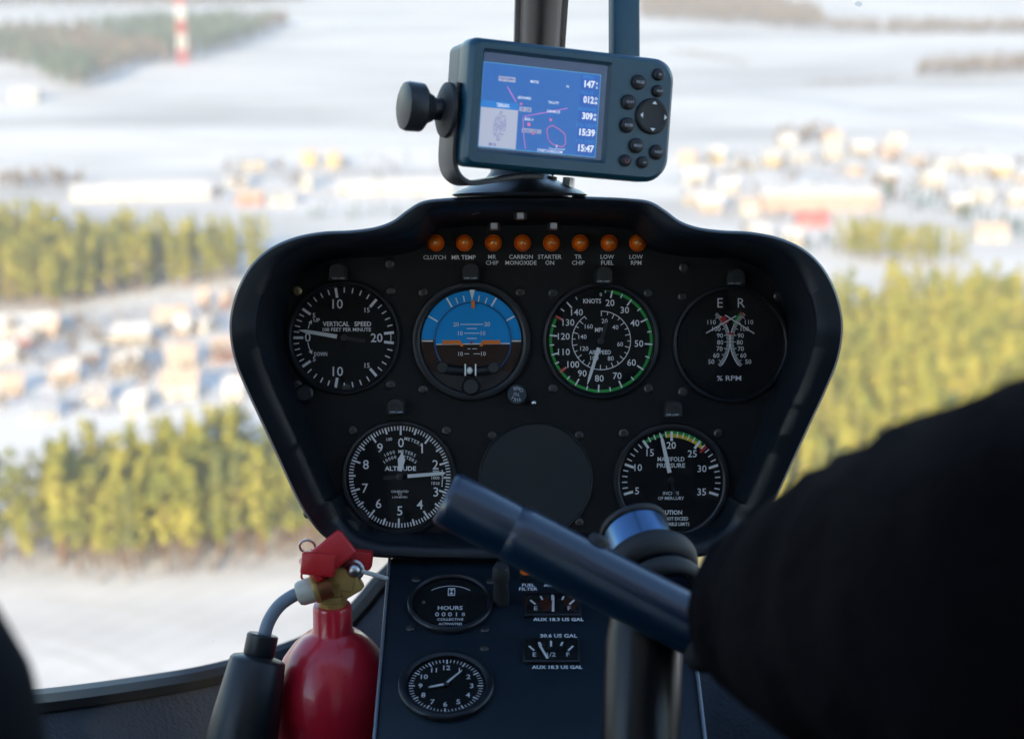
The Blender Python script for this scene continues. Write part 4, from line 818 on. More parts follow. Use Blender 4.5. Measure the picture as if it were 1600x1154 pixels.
MB().lathe([(3 * k, HM), (2 * k, HM + .001)], CF.P(662, 943, 0), n=12).build('run_lamp', 'steel', t)
t, c, k = gauge('console_clock', 'round clock with hour numerals at the bottom of the lower console', CF, 697, 1073, 75, 60, screws=False)
mk = MB()
for i in range(60): mk.tick(c, 6 * i, (58 - (9 if i % 5 == 0 else 6.5)) * k, 58 * k, (2.2 if i % 5 == 0 else 1.2) * k, HM)
mk.build('dial_markings', 'white', t, smooth=None); L = MB()
for h_ in range(1, 13):
    a = R(30 * h_); v_, f_ = glyphs(str(h_), .006); hh_ = v_[:, 1].max() - v_[:, 1].min(); s_ = 10 * k / hh_; L.add([(c.x + 40 * k * math.sin(a) + x * s_, c.y + 40 * k * math.cos(a) + y * s_, HM) for x, y, z in v_], f_)
L.build('lettering', 'white', t, smooth=None); needle(t, c, k, 255, 3, 28, 4, 3, name='hour_hand'); needle(t, c, k, 40, 3, 38, 3, 2, HN + .0006, name='minute_hand'); hub(t, c, k, 4)
def fuel_gauge(name, label, x, y, marks, na, letters):
    c = CF.P(x, y, 0); k = CF.k(x, y); t = thing(name, label, 'gauge', CF.w, c)
    MB().box(c + Vector((0, 0, .001)), (90 * k, 54 * k, .004)).build('case', 'bezel', t, bevel=.0015); MB().box(c + Vector((0, 0, .0031)), (82 * k, 46 * k, .0006)).build('dial', 'dial', t)
    mk = MB(); cc = c - Vector((0, 38 * k, 0))
    for a, l_ in marks: mk.tick(cc, a, (56 - l_) * k, 56 * k, 3.0 * k, .0037)
    mk.build('dial_markings', 'white', t, smooth=None); L = MB()
    for s, dx in letters:
        v_, f_ = glyphs(s, .006); s_ = 9 * k / (v_[:, 1].max() - v_[:, 1].min()); L.add([(c.x + dx * k + a * s_, c.y - 13 * k + b * s_, .0037) for a, b, _ in v_], f_)
    L.build('lettering', 'grey_print', t, smooth=None); needle(t, (cc.x, cc.y), k, na, 16, 54, 4, 3.4, .0042); 
    MB().box(c + Vector((0, 0, .0062)), (84 * k, 48 * k, .0004)).build('glass', M['gauge_glass'], t, smooth=None)
fuel_gauge('fuel_gauge', 'upper fuel gauge window on the lower console, needle upright', 863, 947, [(-38, 13), (-19, 9), (0, 13), (19, 9), (38, 13)], 2, (('E', -26), ('F', 26)))
fuel_gauge('fuel_gauge', 'lower fuel gauge window on the console, needle leaning left', 861, 1019, [(-38, 13), (-19, 9), (0, 13), (19, 9), (38, 13)], -22, (('E', -26), ('1/2', 0), ('F', 26)))
# ================================================================== SATELLITE NAVIGATOR ON ITS BRACKET
GM = Matrix.Translation((.0388, .1656, .1400)) @ Matrix.Rotation(.3921, 4, 'Y') @ Matrix.Rotation(.0825, 4, 'X') @ Matrix.Rotation(-.0394, 4, 'Z')
GF = Frame(GM)
gps = thing('satellite_navigator', 'sky tinted black satellite navigator with lit colour map screen and round keys', 'navigator', GF.w, (0, -.0405, -.02))
def rrect(x0, x1, y0, y1, r, n=7, z=0.0):
    rs = r if isinstance(r, (tuple, list)) else (r,) * 4; out = []     # radii: top right, top left, bottom left, bottom right
    for (cx, cy, a0), q_ in zip(((x1, y1, 0), (x0, y1, 90), (x0, y0, 180), (x1, y0, 270)), rs):
        sx = -1 if cx == x1 else 1; sy = -1 if cy == y1 else 1
        for i in range(n + 1):
            a = R(a0 + 90 * i / n); out.append(Vector((cx + sx * q_ + q_ * math.cos(a), cy + sy * q_ + q_ * math.sin(a), z)))
    return out
def rr_ring(i, z): return rrect(-.0725 + i, .0725 - i, -.0405 + i, .0405 - i, (.014 - i * .5, .006 - i * .3, .006 - i * .3, .016 - i * .5), 7, z)
g = MB().loft([rr_ring(.006, -.046), rr_ring(.002, -.043), rr_ring(.0012, -.024), rr_ring(.0012, -.0232), rr_ring(.0022, -.0228), rr_ring(.0022, -.0222), rr_ring(.0008, -.0216)], True, True, False)
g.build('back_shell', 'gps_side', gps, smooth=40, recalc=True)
WX0, WX1, WY0, WY1 = -.0640, .0262, -.0312, .0340
f = MB(); fr = [rr_ring(.0008, -.0216), rr_ring(0, -.016), rr_ring(0, -.005), rr_ring(.0008, -.0018), rr_ring(.003, 0)]; f.loft(fr)
win = rrect(WX0, WX1, WY0, WY1, .0015, 7, 0); f.loft([rr_ring(.003, 0), win, rrect(WX0, WX1, WY0, WY1, .0015, 7, -.0006), rrect(WX0 + .0022, WX1 - .0022, WY0 + .0022, WY1 - .0022, .001, 7, -.0032)])
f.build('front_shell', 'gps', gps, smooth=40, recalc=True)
def emis(name, c, s=1.0):
    m = mat(name, tuple(x * .25 for x in c), .3, emit=c, estr=s); return m
ES = .235
M['lcd_off'] = mat('lcd_surround', (.035, .045, .085), .25, emit=(.05, .075, .20), estr=ES * .5); M['lcd_map'] = emis('lcd_map_blue', (.022, .15, .54), ES); M['lcd_dark'] = emis('lcd_panel_blue', (.012, .11, .52), ES)
M['lcd_white'] = emis('lcd_white', (.80, .88, 1.0), ES * 1.25); M['lcd_pale'] = emis('lcd_inset_grey', (.52, .56, .72), ES); M['lcd_head'] = emis('lcd_header_blue', (.01, .22, .72), ES); M['lcd_mag'] = emis('lcd_magenta', (.60, .22, .72), ES); M['lcd_pink'] = emis('lcd_pink', (.85, .18, .42), ES); M['lcd_navy'] = emis('lcd_navy', (.05, .07, .42), ES); M['lcd_line'] = emis('lcd_map_line', (.02, .12, .50), ES); M['lcd_cyan'] = emis('lcd_cyan', (.1, .5, .85), ES); M['lcd_label'] = emis('lcd_label_blue', (.03, .26, .72), ES)
z0 = -.0031; scr = MB().poly(rrect(WX0 + .001, WX1 - .001, WY0 + .001, WY1 - .001, .001, 4, z0)).build('screen', 'lcd_off', gps, smooth=None)
LX0, LX1, LY0, LY1 = -.0622, .0196, -.0276, .0256; S5 = 6.073; q = lambda x, y: (740 + x / S5, 70 + y / S5)
kk = GF.k(840, 160); G = lambda x, y, h: GF.P(*q(x, y), h)
def flat(name, m, pts, h): return MB().poly([Vector((p.x, p.y, h)) for p in pts]).build(name, m, scr, smooth=None)
dz = .00012
flat('map_area', 'lcd_map', [Vector((LX0, LY0, 0)), Vector((LX1, LY0, 0)), Vector((LX1, LY1, 0)), Vector((LX0, LY1, 0))], z0 + dz)
bx = MB()
for a, b in (((LX0, LY1), (LX1, LY1)), ((LX1, LY1), (LX1, LY0)), ((LX1, LY0), (LX0, LY0)), ((LX0, LY0), (LX0, LY1))): bx.line([a, b], .00035, z0 + 3 * dz)
bx.build('screen_border', 'lcd_cyan', scr, smooth=None)
CX = .0058; bs = MB()
rowy = [.0250, .0150, .0045, -.0060, -.0162, LY0 + .0003]
for a, b in zip(rowy, rowy[1:]): bs.poly([(CX, b + .0003, z0 + 2 * dz), (LX1 - .0004, b + .0003, z0 + 2 * dz), (LX1 - .0004, a, z0 + 2 * dz), (CX, a, z0 + 2 * dz)])
bs.build('data_fields', 'lcd_dark', scr, smooth=None)
def gtext(mb, s, x, y, h, ch, w_=None, bold=.015):
    v, f_ = glyphs(s, bold); hy = v[:, 1].max() - v[:, 1].min(); wx = v[:, 0].max() - v[:, 0].min(); sy = ch / hy; sx = w_ / wx if w_ else sy; mb.add([(x + a * sx, y + b * sy, h) for a, b, _ in v], f_)
xm = (CX + LX1) / 2; L = MB(); L2 = MB(); h4 = z0 + 4 * dz
for i, (lab, val, sfx) in enumerate((('SPEED', '147', 'k/h'), ('TRACK', '012', 'oM'), ('BEARING', '309', 'oM'), ('ETA NEXT', '15:39', ''), ('ETA DEST', '15:47', ''))):
    yt = rowy[i]; gtext(L2, lab, xm - .001 if len(lab) > 5 else xm - .002, yt - .0018, h4, .0023, bold=.02)
    gtext(L, val, xm - (.0006 if sfx else 0), yt - .0062, h4, .0047, .0075 if sfx else .0112, bold=.035)
    if sfx: gtext(L, sfx[0], LX1 - .0022, yt - .0050, h4, .0018); gtext(L, sfx[-1], LX1 - .0022, yt - .0078, h4, .0018)
L.build('field_values', 'lcd_white', scr, smooth=None); L2.build('field_names', 'lcd_label', scr, smooth=None)
ln_ = MB(); hl = z0 + 2 * dz
ln_.line([G(455, 205, 0), G(480, 300, 0), G(510, 460, 0)], .0002, hl); ln_.line([G(520, 660, 0), G(620, 740, 0), G(900, 880, 0)], .0002, hl); ln_.line([G(610, 860, 0), G(800, 890, 0)], .0002, hl); ln_.line([G(120, 240, 0), G(300, 300, 0), G(520, 480, 0), G(760, 420, 0)], .00018, hl); [ln_.line([G(*p_, 0) for p_ in pp_], .00016, hl) for pp_ in (((130, 420), (260, 430), (360, 480)), ((560, 240), (640, 420), (620, 560), (700, 760)), ((700, 300), (760, 380), (900, 470)), ((540, 500), (600, 580), (720, 590)), ((600, 900), (680, 930), (760, 900)), ((200, 200), (230, 330), (180, 470)))]; ln_.build('map_lines', 'lcd_line', scr, smooth=None)
mg = MB(); mg.line([G(335, 395, 0), G(418, 540, 0)], .0007, hl + dz); mg.line([G(490, 680, 0), G(720, 638, 0), G(910, 600, 0)], .00055, hl + dz); mg.line([G(484, 690, 0), G(490, 850, 0), G(508, 985, 0)], .00055, hl + dz); mg.build('route_line', 'lcd_mag', scr, smooth=None)
mg = MB(); mg.line([G(*p, 0) for p in ((710, 800), (725, 900), (770, 945), (860, 970), (890, 940), (885, 850), (830, 800), (770, 765), (735, 775), (712, 800))], .0004, hl + dz)
for x, y, w_ in ((540, 755, 34), (748, 710, 26), (466, 560, 22), (580, 840, 26)): p = G(x, y, 0); mg.box((p.x, p.y, hl + 2 * dz), (w_ / S5 * kk * .9, w_ / S5 * kk * .9, .00005))
mg.build('map_symbols', 'lcd_pink', scr, smooth=None)
bx = MB()
for x, y, w_, h_ in ((333, 325, 158, 50), (507, 612, 112, 46), (566, 817, 184, 42)): p = G(x, y, 0); a, b = w_ / S5 * kk * .54, h_ / S5 * kk * .46; bx.poly([(p.x - a, p.y - b, hl + dz), (p.x + a, p.y - b, hl + dz), (p.x + a, p.y + b, hl + dz), (p.x - a, p.y + b, hl + dz)])
bx.build('label_boxes', 'lcd_pale', scr, smooth=None)
L = MB()
for s, x, y, w_ in (('NJAZJMA', 333, 326, 148), ('SP-GB', 507, 613, 100), ('BARKUNSKO', 566, 818, 172)): p = G(x, y, 0); gtext(L, s, p.x, p.y, hl + 3 * dz, 34 / S5 * kk * .95, w_ / S5 * kk * 1.05)
L.build('label_text', 'lcd_navy', scr, smooth=None); L = MB()
for s, x, y, w_ in (('MATES', 594, 350, 80), ('LEONARD', 498, 503, 130), ('TACLITY', 775, 548, 108), ('DENKUS', 774, 633, 128), ('BIG-1', 540, 706, 82), ('5', 803, 963, 16), ('STREET/OVERZOOM', 738, 1008, 250), ('N', 908, 395, 22)): p = G(x, y, 0); gtext(L, s, p.x, p.y, hl + 3 * dz, 26 / S5 * kk * .95, w_ / S5 * kk * 1.05)
p0, p1 = G(735, 983, 0), G(875, 995, 0); L.line([p0, p1], .0003, hl + 3 * dz); L.line([p0, p0 + Vector((0, .0008, 0))], .0003, hl + 3 * dz); L.line([p1, p1 + Vector((0, .0008, 0))], .0003, hl + 3 * dz); L.build('map_text', 'lcd_white', scr, smooth=None)
IX1, IY1 = G(440, 600, 0).x, G(95, 520, 0).y
flat('inset', 'lcd_pale', [Vector((LX0 + .0003, LY0 + .0004, 0)), Vector((IX1, LY0 + .0004, 0)), Vector((IX1, IY1 - .0044, 0)), Vector((LX0 + .0003, IY1 - .0044, 0))], z0 + 4 * dz)
flat('inset_header', 'lcd_head', [Vector((LX0 + .0003, IY1 - .0044, 0)), Vector((IX1, IY1 - .0044, 0)), Vector((IX1, IY1, 0)), Vector((LX0 + .0003, IY1, 0))], z0 + 4 * dz)
L = MB(); gtext(L, 'TERRAIN', (LX0 + IX1) / 2 + .002, IY1 - .0022, z0 + 5 * dz, .0024, .0085); L.build('inset_title', 'lcd_white', scr, smooth=None)
mg = MB(); pc = G(262, 770, 0); rr2 = random.Random(3)
for j in range(15):
    y = (j - 7) / 7.0; wv = .0040 * math.sqrt(max(0.05, 1 - y * y)) * (1 if y < 0.2 else .95); nn_ = max(2, int(wv / .00075))
    for i in range(-nn_, nn_ + 1):
        if rr2.random() < .8: xx = pc.x + i * wv / nn_ - y * -.0006; yy = pc.y + y * .0088; a = (.8 if (i + j) % 2 else -.8) + rr2.uniform(-.3, .3); dd = Vector((math.cos(a), math.sin(a), 0)) * .00046; mg.line([Vector((xx, yy, 0)) - dd, Vector((xx, yy, 0)) + dd], .00032, z0 + 5 * dz)
gtext(mg, '80 ft', LX0 + .0095, LY0 + .0022, z0 + 5 * dz, .0019, .0050); mg.build('inset_pattern', 'lcd_navy', scr, smooth=None)
MB().poly(rrect(WX0 + .0005, WX1 - .0005, WY0 + .0005, WY1 - .0005, .001, 4, -.0010)).build('screen_glass', M['gauge_glass'], gps, smooth=None)
for x, y, r, s in ((45.3, 23.2, 4.9, 'PAGE'), (59.3, 29.6, 4.0, 'IN'), (39.0, 9.7, 5.0, 'QUIT'), (59.7, 18.8, 4.0, 'OUT'), (39.2, -5.2, 5.0, 'ENTER'), (46.8, -17.8, 5.0, 'MENU'), (62.0, -20.7, 5.0, 'NRST'), (39.7, -28.0, 3.9, ''), (52.3, -28.2, 3.9, '->')):
    r *= .001; c = Vector((x * .001, y * .001, 0)); o = MB().lathe([(r, -.001), (r, .0016), (r * .92, .0026), (r * .65, .0033), (r * .3, .0036), (1e-5, .0036)], c, n=24, cap0=False).build('key', 'key', gps, smooth=60)
    if s: L = MB(); gtext(L, s, c.x, c.y, .0038, r * .36, r * 1.15 if len(s) > 2 else None); L.build('lettering', 'key_print', o, smooth=None)
    else: MB().arc(c, 40, 320, r * .28, r * .40, .0038, 16).build('power_symbol', mat('power_red', (.35, .10, .14), .6), o, smooth=None)
c = Vector((.0568, .0022, 0)); o = MB().lathe([(.0118, -.001), (.0118, .0014), (.0110, .0026), (.0098, .0030), (.0086, .0026), (.0050, .0022), (1e-5, .0020)], c, n=40, cap0=False).build('rocker_key', 'key', gps, smooth=50)
for a in (0, 90, 180, 270):
    d = Vector((math.sin(R(a)), math.cos(R(a)), 0)); n_ = Vector((d.y, -d.x, 0)); b = c + Vector((0, 0, .0034)); MB().poly([b + d * .0098, b + d * .0078 + n_ * .0019, b + d * .0078 - n_ * .0019]).build('arrow', 'white', o, smooth=None)
# stub antenna on the back
ant = MB(); ax0 = Vector((.052, .034, -.036)); ad = GM.to_3x3().inverted() @ Vector((.0, 1, -.04)); m3 = Matrix((ad.cross(Vector((0, 0, 1))).normalized(), ad.normalized(), ad.cross(Vector((0, 0, 1))).normalized().cross(ad.normalized()))).transposed()
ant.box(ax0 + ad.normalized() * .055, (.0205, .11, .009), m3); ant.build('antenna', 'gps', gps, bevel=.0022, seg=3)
# bracket
br = thing('navigator_bracket', 'black swivel bracket with big clamp knob holding the satellite navigator', 'bracket', MP, P(810, 310, .06))
gw = lambda x, y, z: GM @ Vector((x, y, z))
b0 = P(812, 306, .075); MB().lathe([(.044, -.0005), (.046, .0005), (.042, .003), (.030, .0085), (.024, .011), (.020, .016), (.019, .024)], b0, (0, 1, .05), n=44).build('base', 'bracket', br)
MB().lathe([(.013, 0), (.013, .03)], b0 + Vector((.004, .018, 0)), (0.1, 1, .15), n=20).build('neck', 'rubber', br)
for i, (x, y) in enumerate(((858, 284), (886, 286))): MB().tube([P(x, y + 22, .085), P(x + 3, y - 8, .085)], .0042, 10).build('clamp_bolt', 'steel' if i else 'bracket', br)
# U-shaped cradle: strap from the base up the left side of the unit
ZA = -.024; arm = [gw(-.012, -.0425, ZA), gw(-.028, -.0435, ZA), gw(-.048, -.0480, ZA), gw(-.064, -.0500, ZA), gw(-.0735, -.040, ZA), gw(-.0745, -.015, ZA), gw(-.0745, .012, ZA)]
arm = smooth_path(arm, 6); zd = GM.to_3x3() @ Vector((0, 0, 1)); rings = []
for i, p in enumerate(arm):
    tt = (arm[min(i + 1, len(arm) - 1)] - arm[max(i - 1, 0)]).normalized(); nn_ = tt.cross(zd).normalized(); wd = .0135
    rings.append([p + zd * wd + nn_ * .0016, p + zd * wd - nn_ * .0016, p - zd * wd - nn_ * .0016, p - zd * wd + nn_ * .0016])
MB().loft(rings, True, True, True).build('cradle', 'bracket', br, smooth=30, bevel=.0005)
xd = GM.to_3x3() @ Vector((-1, 0, 0))
pv = gw(-.0745, -.005, ZA)
MB().lathe([(.0165, 0), (.0178, .0012), (.0175, .0036), (.0120, .0062), (.006, .0068)], pv + xd * .0005, xd, n=36).build('clamp_disc', 'rubber', br)
MB().lathe([(.0072, 0), (.0072, .010), (.0095, .011), (.0095, .013), (.0062, .014), (.0062, .020)], pv + xd * .006, xd, n=24).build('clamp_stud', 'bracket', br)
MB().lathe([(.0085, 0), (.0105, .004), (.0140, .006), (.0155, .0075), (.0158, .0165), (.0150, .0190), (.0120, .0202), (1e-5, .0206)], pv + xd * .0125, xd, n=18).build('clamp_knob', 'bracket', br, smooth=25)

# ================================================================== CYCLIC CONTROL
WC = .28
cy = thing('cyclic_stick', 'black cyclic control bar crossing in front of the panel, lit blue on top', 'control stick', MP, P(1000, 1160, WC))
A = P(694, 776, WC); B = P(1235, 1056, WC); d = (B - A).normalized()
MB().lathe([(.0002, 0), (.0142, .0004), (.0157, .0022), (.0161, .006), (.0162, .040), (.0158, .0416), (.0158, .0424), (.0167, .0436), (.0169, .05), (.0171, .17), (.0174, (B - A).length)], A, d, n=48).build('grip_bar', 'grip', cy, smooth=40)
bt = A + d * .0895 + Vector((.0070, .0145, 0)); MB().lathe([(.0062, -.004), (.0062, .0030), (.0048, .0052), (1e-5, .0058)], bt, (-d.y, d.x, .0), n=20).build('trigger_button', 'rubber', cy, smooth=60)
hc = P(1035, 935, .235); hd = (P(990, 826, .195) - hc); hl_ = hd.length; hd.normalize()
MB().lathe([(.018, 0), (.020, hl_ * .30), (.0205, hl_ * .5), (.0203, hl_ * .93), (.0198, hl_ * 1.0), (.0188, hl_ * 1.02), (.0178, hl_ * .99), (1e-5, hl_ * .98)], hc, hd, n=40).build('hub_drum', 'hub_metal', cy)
MB().lathe([(.0206, hl_ * .955), (.0216, hl_ * .97), (.0216, hl_ * 1.02), (.0206, hl_ * 1.035), (.0196, hl_ * 1.02)], hc, hd, n=40, cap0=False, cap1=False).build('hub_rim', 'rubber', cy)
ring = []
for j in range(13):
    a = 2 * PI * j / 12; ring.append((.0242 + .0055 * math.cos(a), hl_ * .42 + .0085 * math.sin(a)))
MB().lathe(ring, hc, hd, n=40, cap0=False, cap1=False).build('rubber_ring', 'rubber', cy)
ring = [(.0236 + .004 * math.cos(2 * PI * j / 12), hl_ * .10 + .006 * math.sin(2 * PI * j / 12)) for j in range(13)]
MB().lathe(ring, hc, hd, n=40, cap0=False, cap1=False).build('rubber_ring', 'rubber', cy)
MB().tube([P(1010, 930, WC - .03), P(1004, 1000, WC - .02), P(1000, 1160, WC - .01), P(1000, 1420, WC + .01)], [.019, .0215, .0225, .0225], 28).build('column', 'stick', cy, smooth=60)
MB().tube([P(1052, 960, WC - .045), P(1046, 1160, WC - .04), P(1044, 1400, WC - .02)], [.006, .0065, .0065], 12).build('cable_conduit', 'stick', cy)

# ================================================================== FIRE EXTINGUISHER
WE = .055; upv = Vector((0, math.cos(PITCH), math.sin(PITCH)))
fe = thing('fire_extinguisher', 'red hand fire extinguisher with brass valve and hose left of the console', 'fire extinguisher', MP, P(518, 945, WE) - upv * .26)
nk = P(519, 944, WE); k = PF.k(519, 944, WE); s = .96
prof = [(.040, -.255), (.0432, -.248), (.0435, -.075), (.0430, -.064), (.0405, -.052), (.0355, -.041), (.0285, -.031), (.0205, -.0235), (.0150, -.0205), (.0137, -.0185), (.0134, -.002), (.0126, 0), (.0100, .0003)]
MB().lathe(prof, nk, upv, n=48).build('bottle', 'bottle', fe, smooth=50)
MB().lathe([(.0098, 0), (.0098, .004), (.0112, .005), (.0112, .009), (.0090, .010)], nk, upv, n=24).build('valve_collar', 'brass', fe); MB().lathe([(.0120, .010), (.0120, .019), (.0095, .020)], nk, upv, n=6).build('valve_nut', 'brass', fe, smooth=None)
vb = P(533, 902, WE + .005); MB().box(vb, (.021, .016, .018), Matrix.Rotation(R(-12), 3, 'Z')).box(P(548, 915, WE + .004), (.016, .012, .016), Matrix.Rotation(R(30), 3, 'Z')).build('valve_body', 'brass', fe, bevel=.0025)
# carrying handle: red U-channel lever leaning up to the right
rot = Matrix.Rotation(R(38), 3, 'Z') @ Matrix.Rotation(R(-18), 3, 'Y')
MB().box(P(512, 869, WE + .012), (.034, .0205, .024), Matrix.Rotation(R(38), 3, 'Z') @ Matrix.Rotation(R(15), 3, 'Y')).build('handle', 'red_plastic', fe, bevel=.0025, seg=3)
MB().box(P(498, 880, WE + .022), (.023, .0155, .014), Matrix.Rotation(R(-6), 3, 'Z')).build('lever_block', 'red_plastic', fe, bevel=.0016, seg=2)
MB().box(P(541, 871, WE - .006), (.036, .013, .018), Matrix.Rotation(R(-6), 3, 'Z')).build('lever', 'red_plastic', fe, bevel=.002)
MB().lathe([(.0052 * math.sin(PI * i / 10) + .0001, -.0052 * math.cos(PI * i / 10)) for i in range(11)], P(553, 890, WE + .014), (0, 0, 1), n=20).build('pressure_bolt', 'steel', fe, smooth=80)
MB().lathe([(.0075, 0), (.0075, .003), (.006, .004)], P(553, 890, WE + .006), (0, 0, 1), n=20).build('bolt_washer', 'steel', fe)
MB().tube([P(562, 891, WE + .012), P(604, 903, WE - .02)], .0016, 8).build('safety_pin', 'needle', fe)
pc = P(480, 853, WE + .01); rp = [pc + Vector((.0052 * math.cos(a), .0044 * math.sin(a), .002 * math.sin(a))) for a in [2 * PI * i / 24 for i in range(25)]]; MB().tube(rp, .00085, 8).build('pin_ring', 'steel', fe)
MB().tube(smooth_path([P(488, 858, WE + .012), P(478, 875, WE + .014), P(471, 898, WE + .012), P(474, 905, WE + .01)], 5), .0008, 6).build('seal_cord', 'red_plastic', fe)
hs = P(508, 914, WE + .012); hd2 = (P(462, 929, WE + .014) - hs).normalized()
MB().lathe([(.0085, -.004), (.0092, 0), (.0092, .006), (.0084, .007)], hs, hd2, n=24).build('outlet', 'copper', fe); MB().lathe([(.0096, .005), (.0100, .006), (.0100, .0075), (.0096, .0085)], hs, hd2, n=28).build('hose_clip', 'brass', fe)
MB().lathe([(.0088, .007), (.0090, .010), (.0086, .017), (.0075, .0195), (.0050, .0205)], hs, hd2, n=28).build('hose_collar', 'collar', fe)
MB().tube(smooth_path([hs + hd2 * .016, P(458, 930, WE + .015), P(436, 946, WE + .017), P(420, 970, WE + .018), P(412, 996, WE + .018), P(408, 1012, WE + .018)], 6), .0046, 18).build('hose', 'hose', fe)
nz = P(411, 990, WE + .018); nd = (P(392, 1085, WE + .02) - nz).normalized()
MB().lathe([(.0098, 0), (.0108, .001), (.0108, .0135), (.0103, .0145), (.0175, .0165), (.0190, .018), (.0235, .06), (.0245, .075), (.0225, .075)], nz, nd, n=16).build('nozzle', 'nozzle', fe, smooth=40)

# ================================================================== PILOT (seen from behind, black jacket) AND SEATS
from mathutils import noise as mnoise
def wrinkle(o, amp):
    for v in o.data.vertices:
        q_ = v.co; n_ = mnoise.fractal(Vector((q_.x * 17, q_.y * 9 + q_.z * 8, q_.z * 17 - q_.y * 9)), 1.0, 2.0, 3); v.co = q_ + v.normal * amp * (1 - 2 * abs(n_))
    o.data.update()
def skin_body(name, joints, edges, m, parent=None, sub=2, root=0, loc=(0, 0, 0)):
    me = bpy.data.meshes.new(name); me.from_pydata([j[:3] for j in joints], edges, []); o = bpy.data.objects.new(name, me); COL.objects.link(o)
    o.modifiers.new('skin', 'SKIN'); o.modifiers['skin'].use_smooth_shade = True; sv = me.skin_vertices[0].data if me.skin_vertices else None
    if sv is None:
        b = bmesh.new(); b.from_mesh(me); b.verts.layers.skin.verify(); b.to_mesh(me); b.free(); sv = me.skin_vertices[0].data
    for i, j in enumerate(joints): sv[i].radius = (j[3], j[4] if len(j) > 4 else j[3]); sv[i].use_root = (i == root)
    su = o.modifiers.new('sub', 'SUBSURF'); su.levels = sub; su.render_levels = sub
    dg = bpy.context.evaluated_depsgraph_get(); me2 = bpy.data.meshes.new_from_object(o.evaluated_get(dg)); me2.name = name
    bpy.data.objects.remove(o); me2.materials.clear(); me2.materials.append(M[m]); me2.shade_smooth()
    ob = bpy.data.objects.new(name, me2); COL.objects.link(ob)
    if parent: ob.parent = parent; ob.location = -BASE[parent.name]
    return ob
pil = thing('person', 'pilot in a black jacket at the right, arm reaching for the control bar', 'person', ID, (.36, .50, -.62))
PX = .36
arm_ = [(1128, 945, .955, .026), (1178, 952, .90, .037), (1268, 962, .80, .049), (1450, 958, .62, .064), (1700, 880, .49, .079)]
aj = [(*wp(x, y, D_), r_) for x, y, D_, r_ in arm_]
J = [(PX, .47, -.60, .15, .11), (PX, .475, -.44, .145, .10), (PX, .48, -.30, .15, .095), (PX, .485, -.20, .125, .08), (PX, .485, -.120, .060, .055), (PX, .495, -.060, .048, .05),
     (PX - .10, .46, -.185, .068), (PX - .165, .45, -.225, .066), (aj[4][0] + .010, aj[4][1] + .01, aj[4][2] - .005, .082), aj[3], aj[2], aj[1],
     (PX + .095, .480, -.188, .068), (PX + .155, .480, -.225, .062), (PX + .175, .505, -.36, .053), (PX + .165, .56, -.47, .047), (PX + .12, .70, -.52, .038), (PX + .09, .78, -.53, .030)]
E_ = [(0, 1), (1, 2), (2, 3), (3, 4), (4, 5), (3, 6), (6, 7), (7, 8), (8, 9), (9, 10), (10, 11), (3, 12), (12, 13), (13, 14), (14, 15), (15, 16), (16, 17)]
wrinkle(skin_body('jacket', J, E_, 'jacket', pil, 3), .0055)
Jl = [(PX, .50, -.62, .14, .11), (PX - .07, .56, -.66, .085), (PX - .10, .78, -.63, .075), (PX - .11, .97, -.61, .062), (PX - .11, 1.02, -.75, .05), (PX - .11, 1.03, -.86, .045), (PX - .11, 1.12, -.89, .035), (PX + .07, .56, -.66, .085), (PX + .10, .78, -.63, .075), (PX + .11, .97, -.61, .062), (PX + .11, 1.02, -.75, .05), (PX + .11, 1.03, -.86, .045), (PX + .11, 1.12, -.89, .035)]
skin_body('trousers', Jl, [(0, 1), (1, 2), (2, 3), (3, 4), (4, 5), (5, 6), (0, 7), (7, 8), (8, 9), (9, 10), (10, 11), (11, 12)], 'trousers', pil, 2)
M['glove'] = mat('black_glove', (.012, .012, .014), .8, spec=.2)
def fist(wr, ctr, axis, rad, m):
    """a hand closed round a bar: palm from the wrist, four fingers curling over the bar and a thumb round the other side"""
    wr = Vector(wr); ctr = Vector(ctr); ax = Vector(axis).normalized(); out = (wr - ctr); out = (out - ax * out.dot(ax)).normalized(); sd_ = -ax.cross(out); Rr = rad + .011
    pm = ctr + out * (Rr + .014); J = [(*wr, .027, .022), (*(wr.lerp(pm, .55)), .034, .022), (*pm, .034, .020)]; E = [(0, 1), (1, 2)]
    for o_, L in ((-.030, .85), (-.010, 1.0), (.011, .95), (.030, .8)):
        n = len(J)
        for a in (25, 75, 125, 165): a = R(a * L); J.append((*(ctr + ax * o_ + (out * math.cos(a) + sd_ * math.sin(a)) * (Rr + .004)), .0096))
        E += [(2, n), (n, n + 1), (n + 1, n + 2), (n + 2, n + 3)]
    n = len(J)
    for a, o_ in ((-12, -.034), (-30, -.044), (-48, -.040)): a = R(a); J.append((*(ctr + ax * o_ + (out * math.cos(a) + sd_ * math.sin(a)) * (Rr + .005)), .011))
    E += [(1, n), (n, n + 1), (n + 1, n + 2)]
    return skin_body('hand', J, E, m, pil, 2, 1)
barA = MP @ A; bard = MP.to_3x3() @ d; fist(wp(1200, 945, .90), barA + bard * ((wp(1205, 1035, 1.02) - barA).dot(bard)), bard, .0186, 'glove')
fist((PX + .09, .78, -.53), (PX + .05, .86, -.57), (1, .2, 0), .016, 'glove')
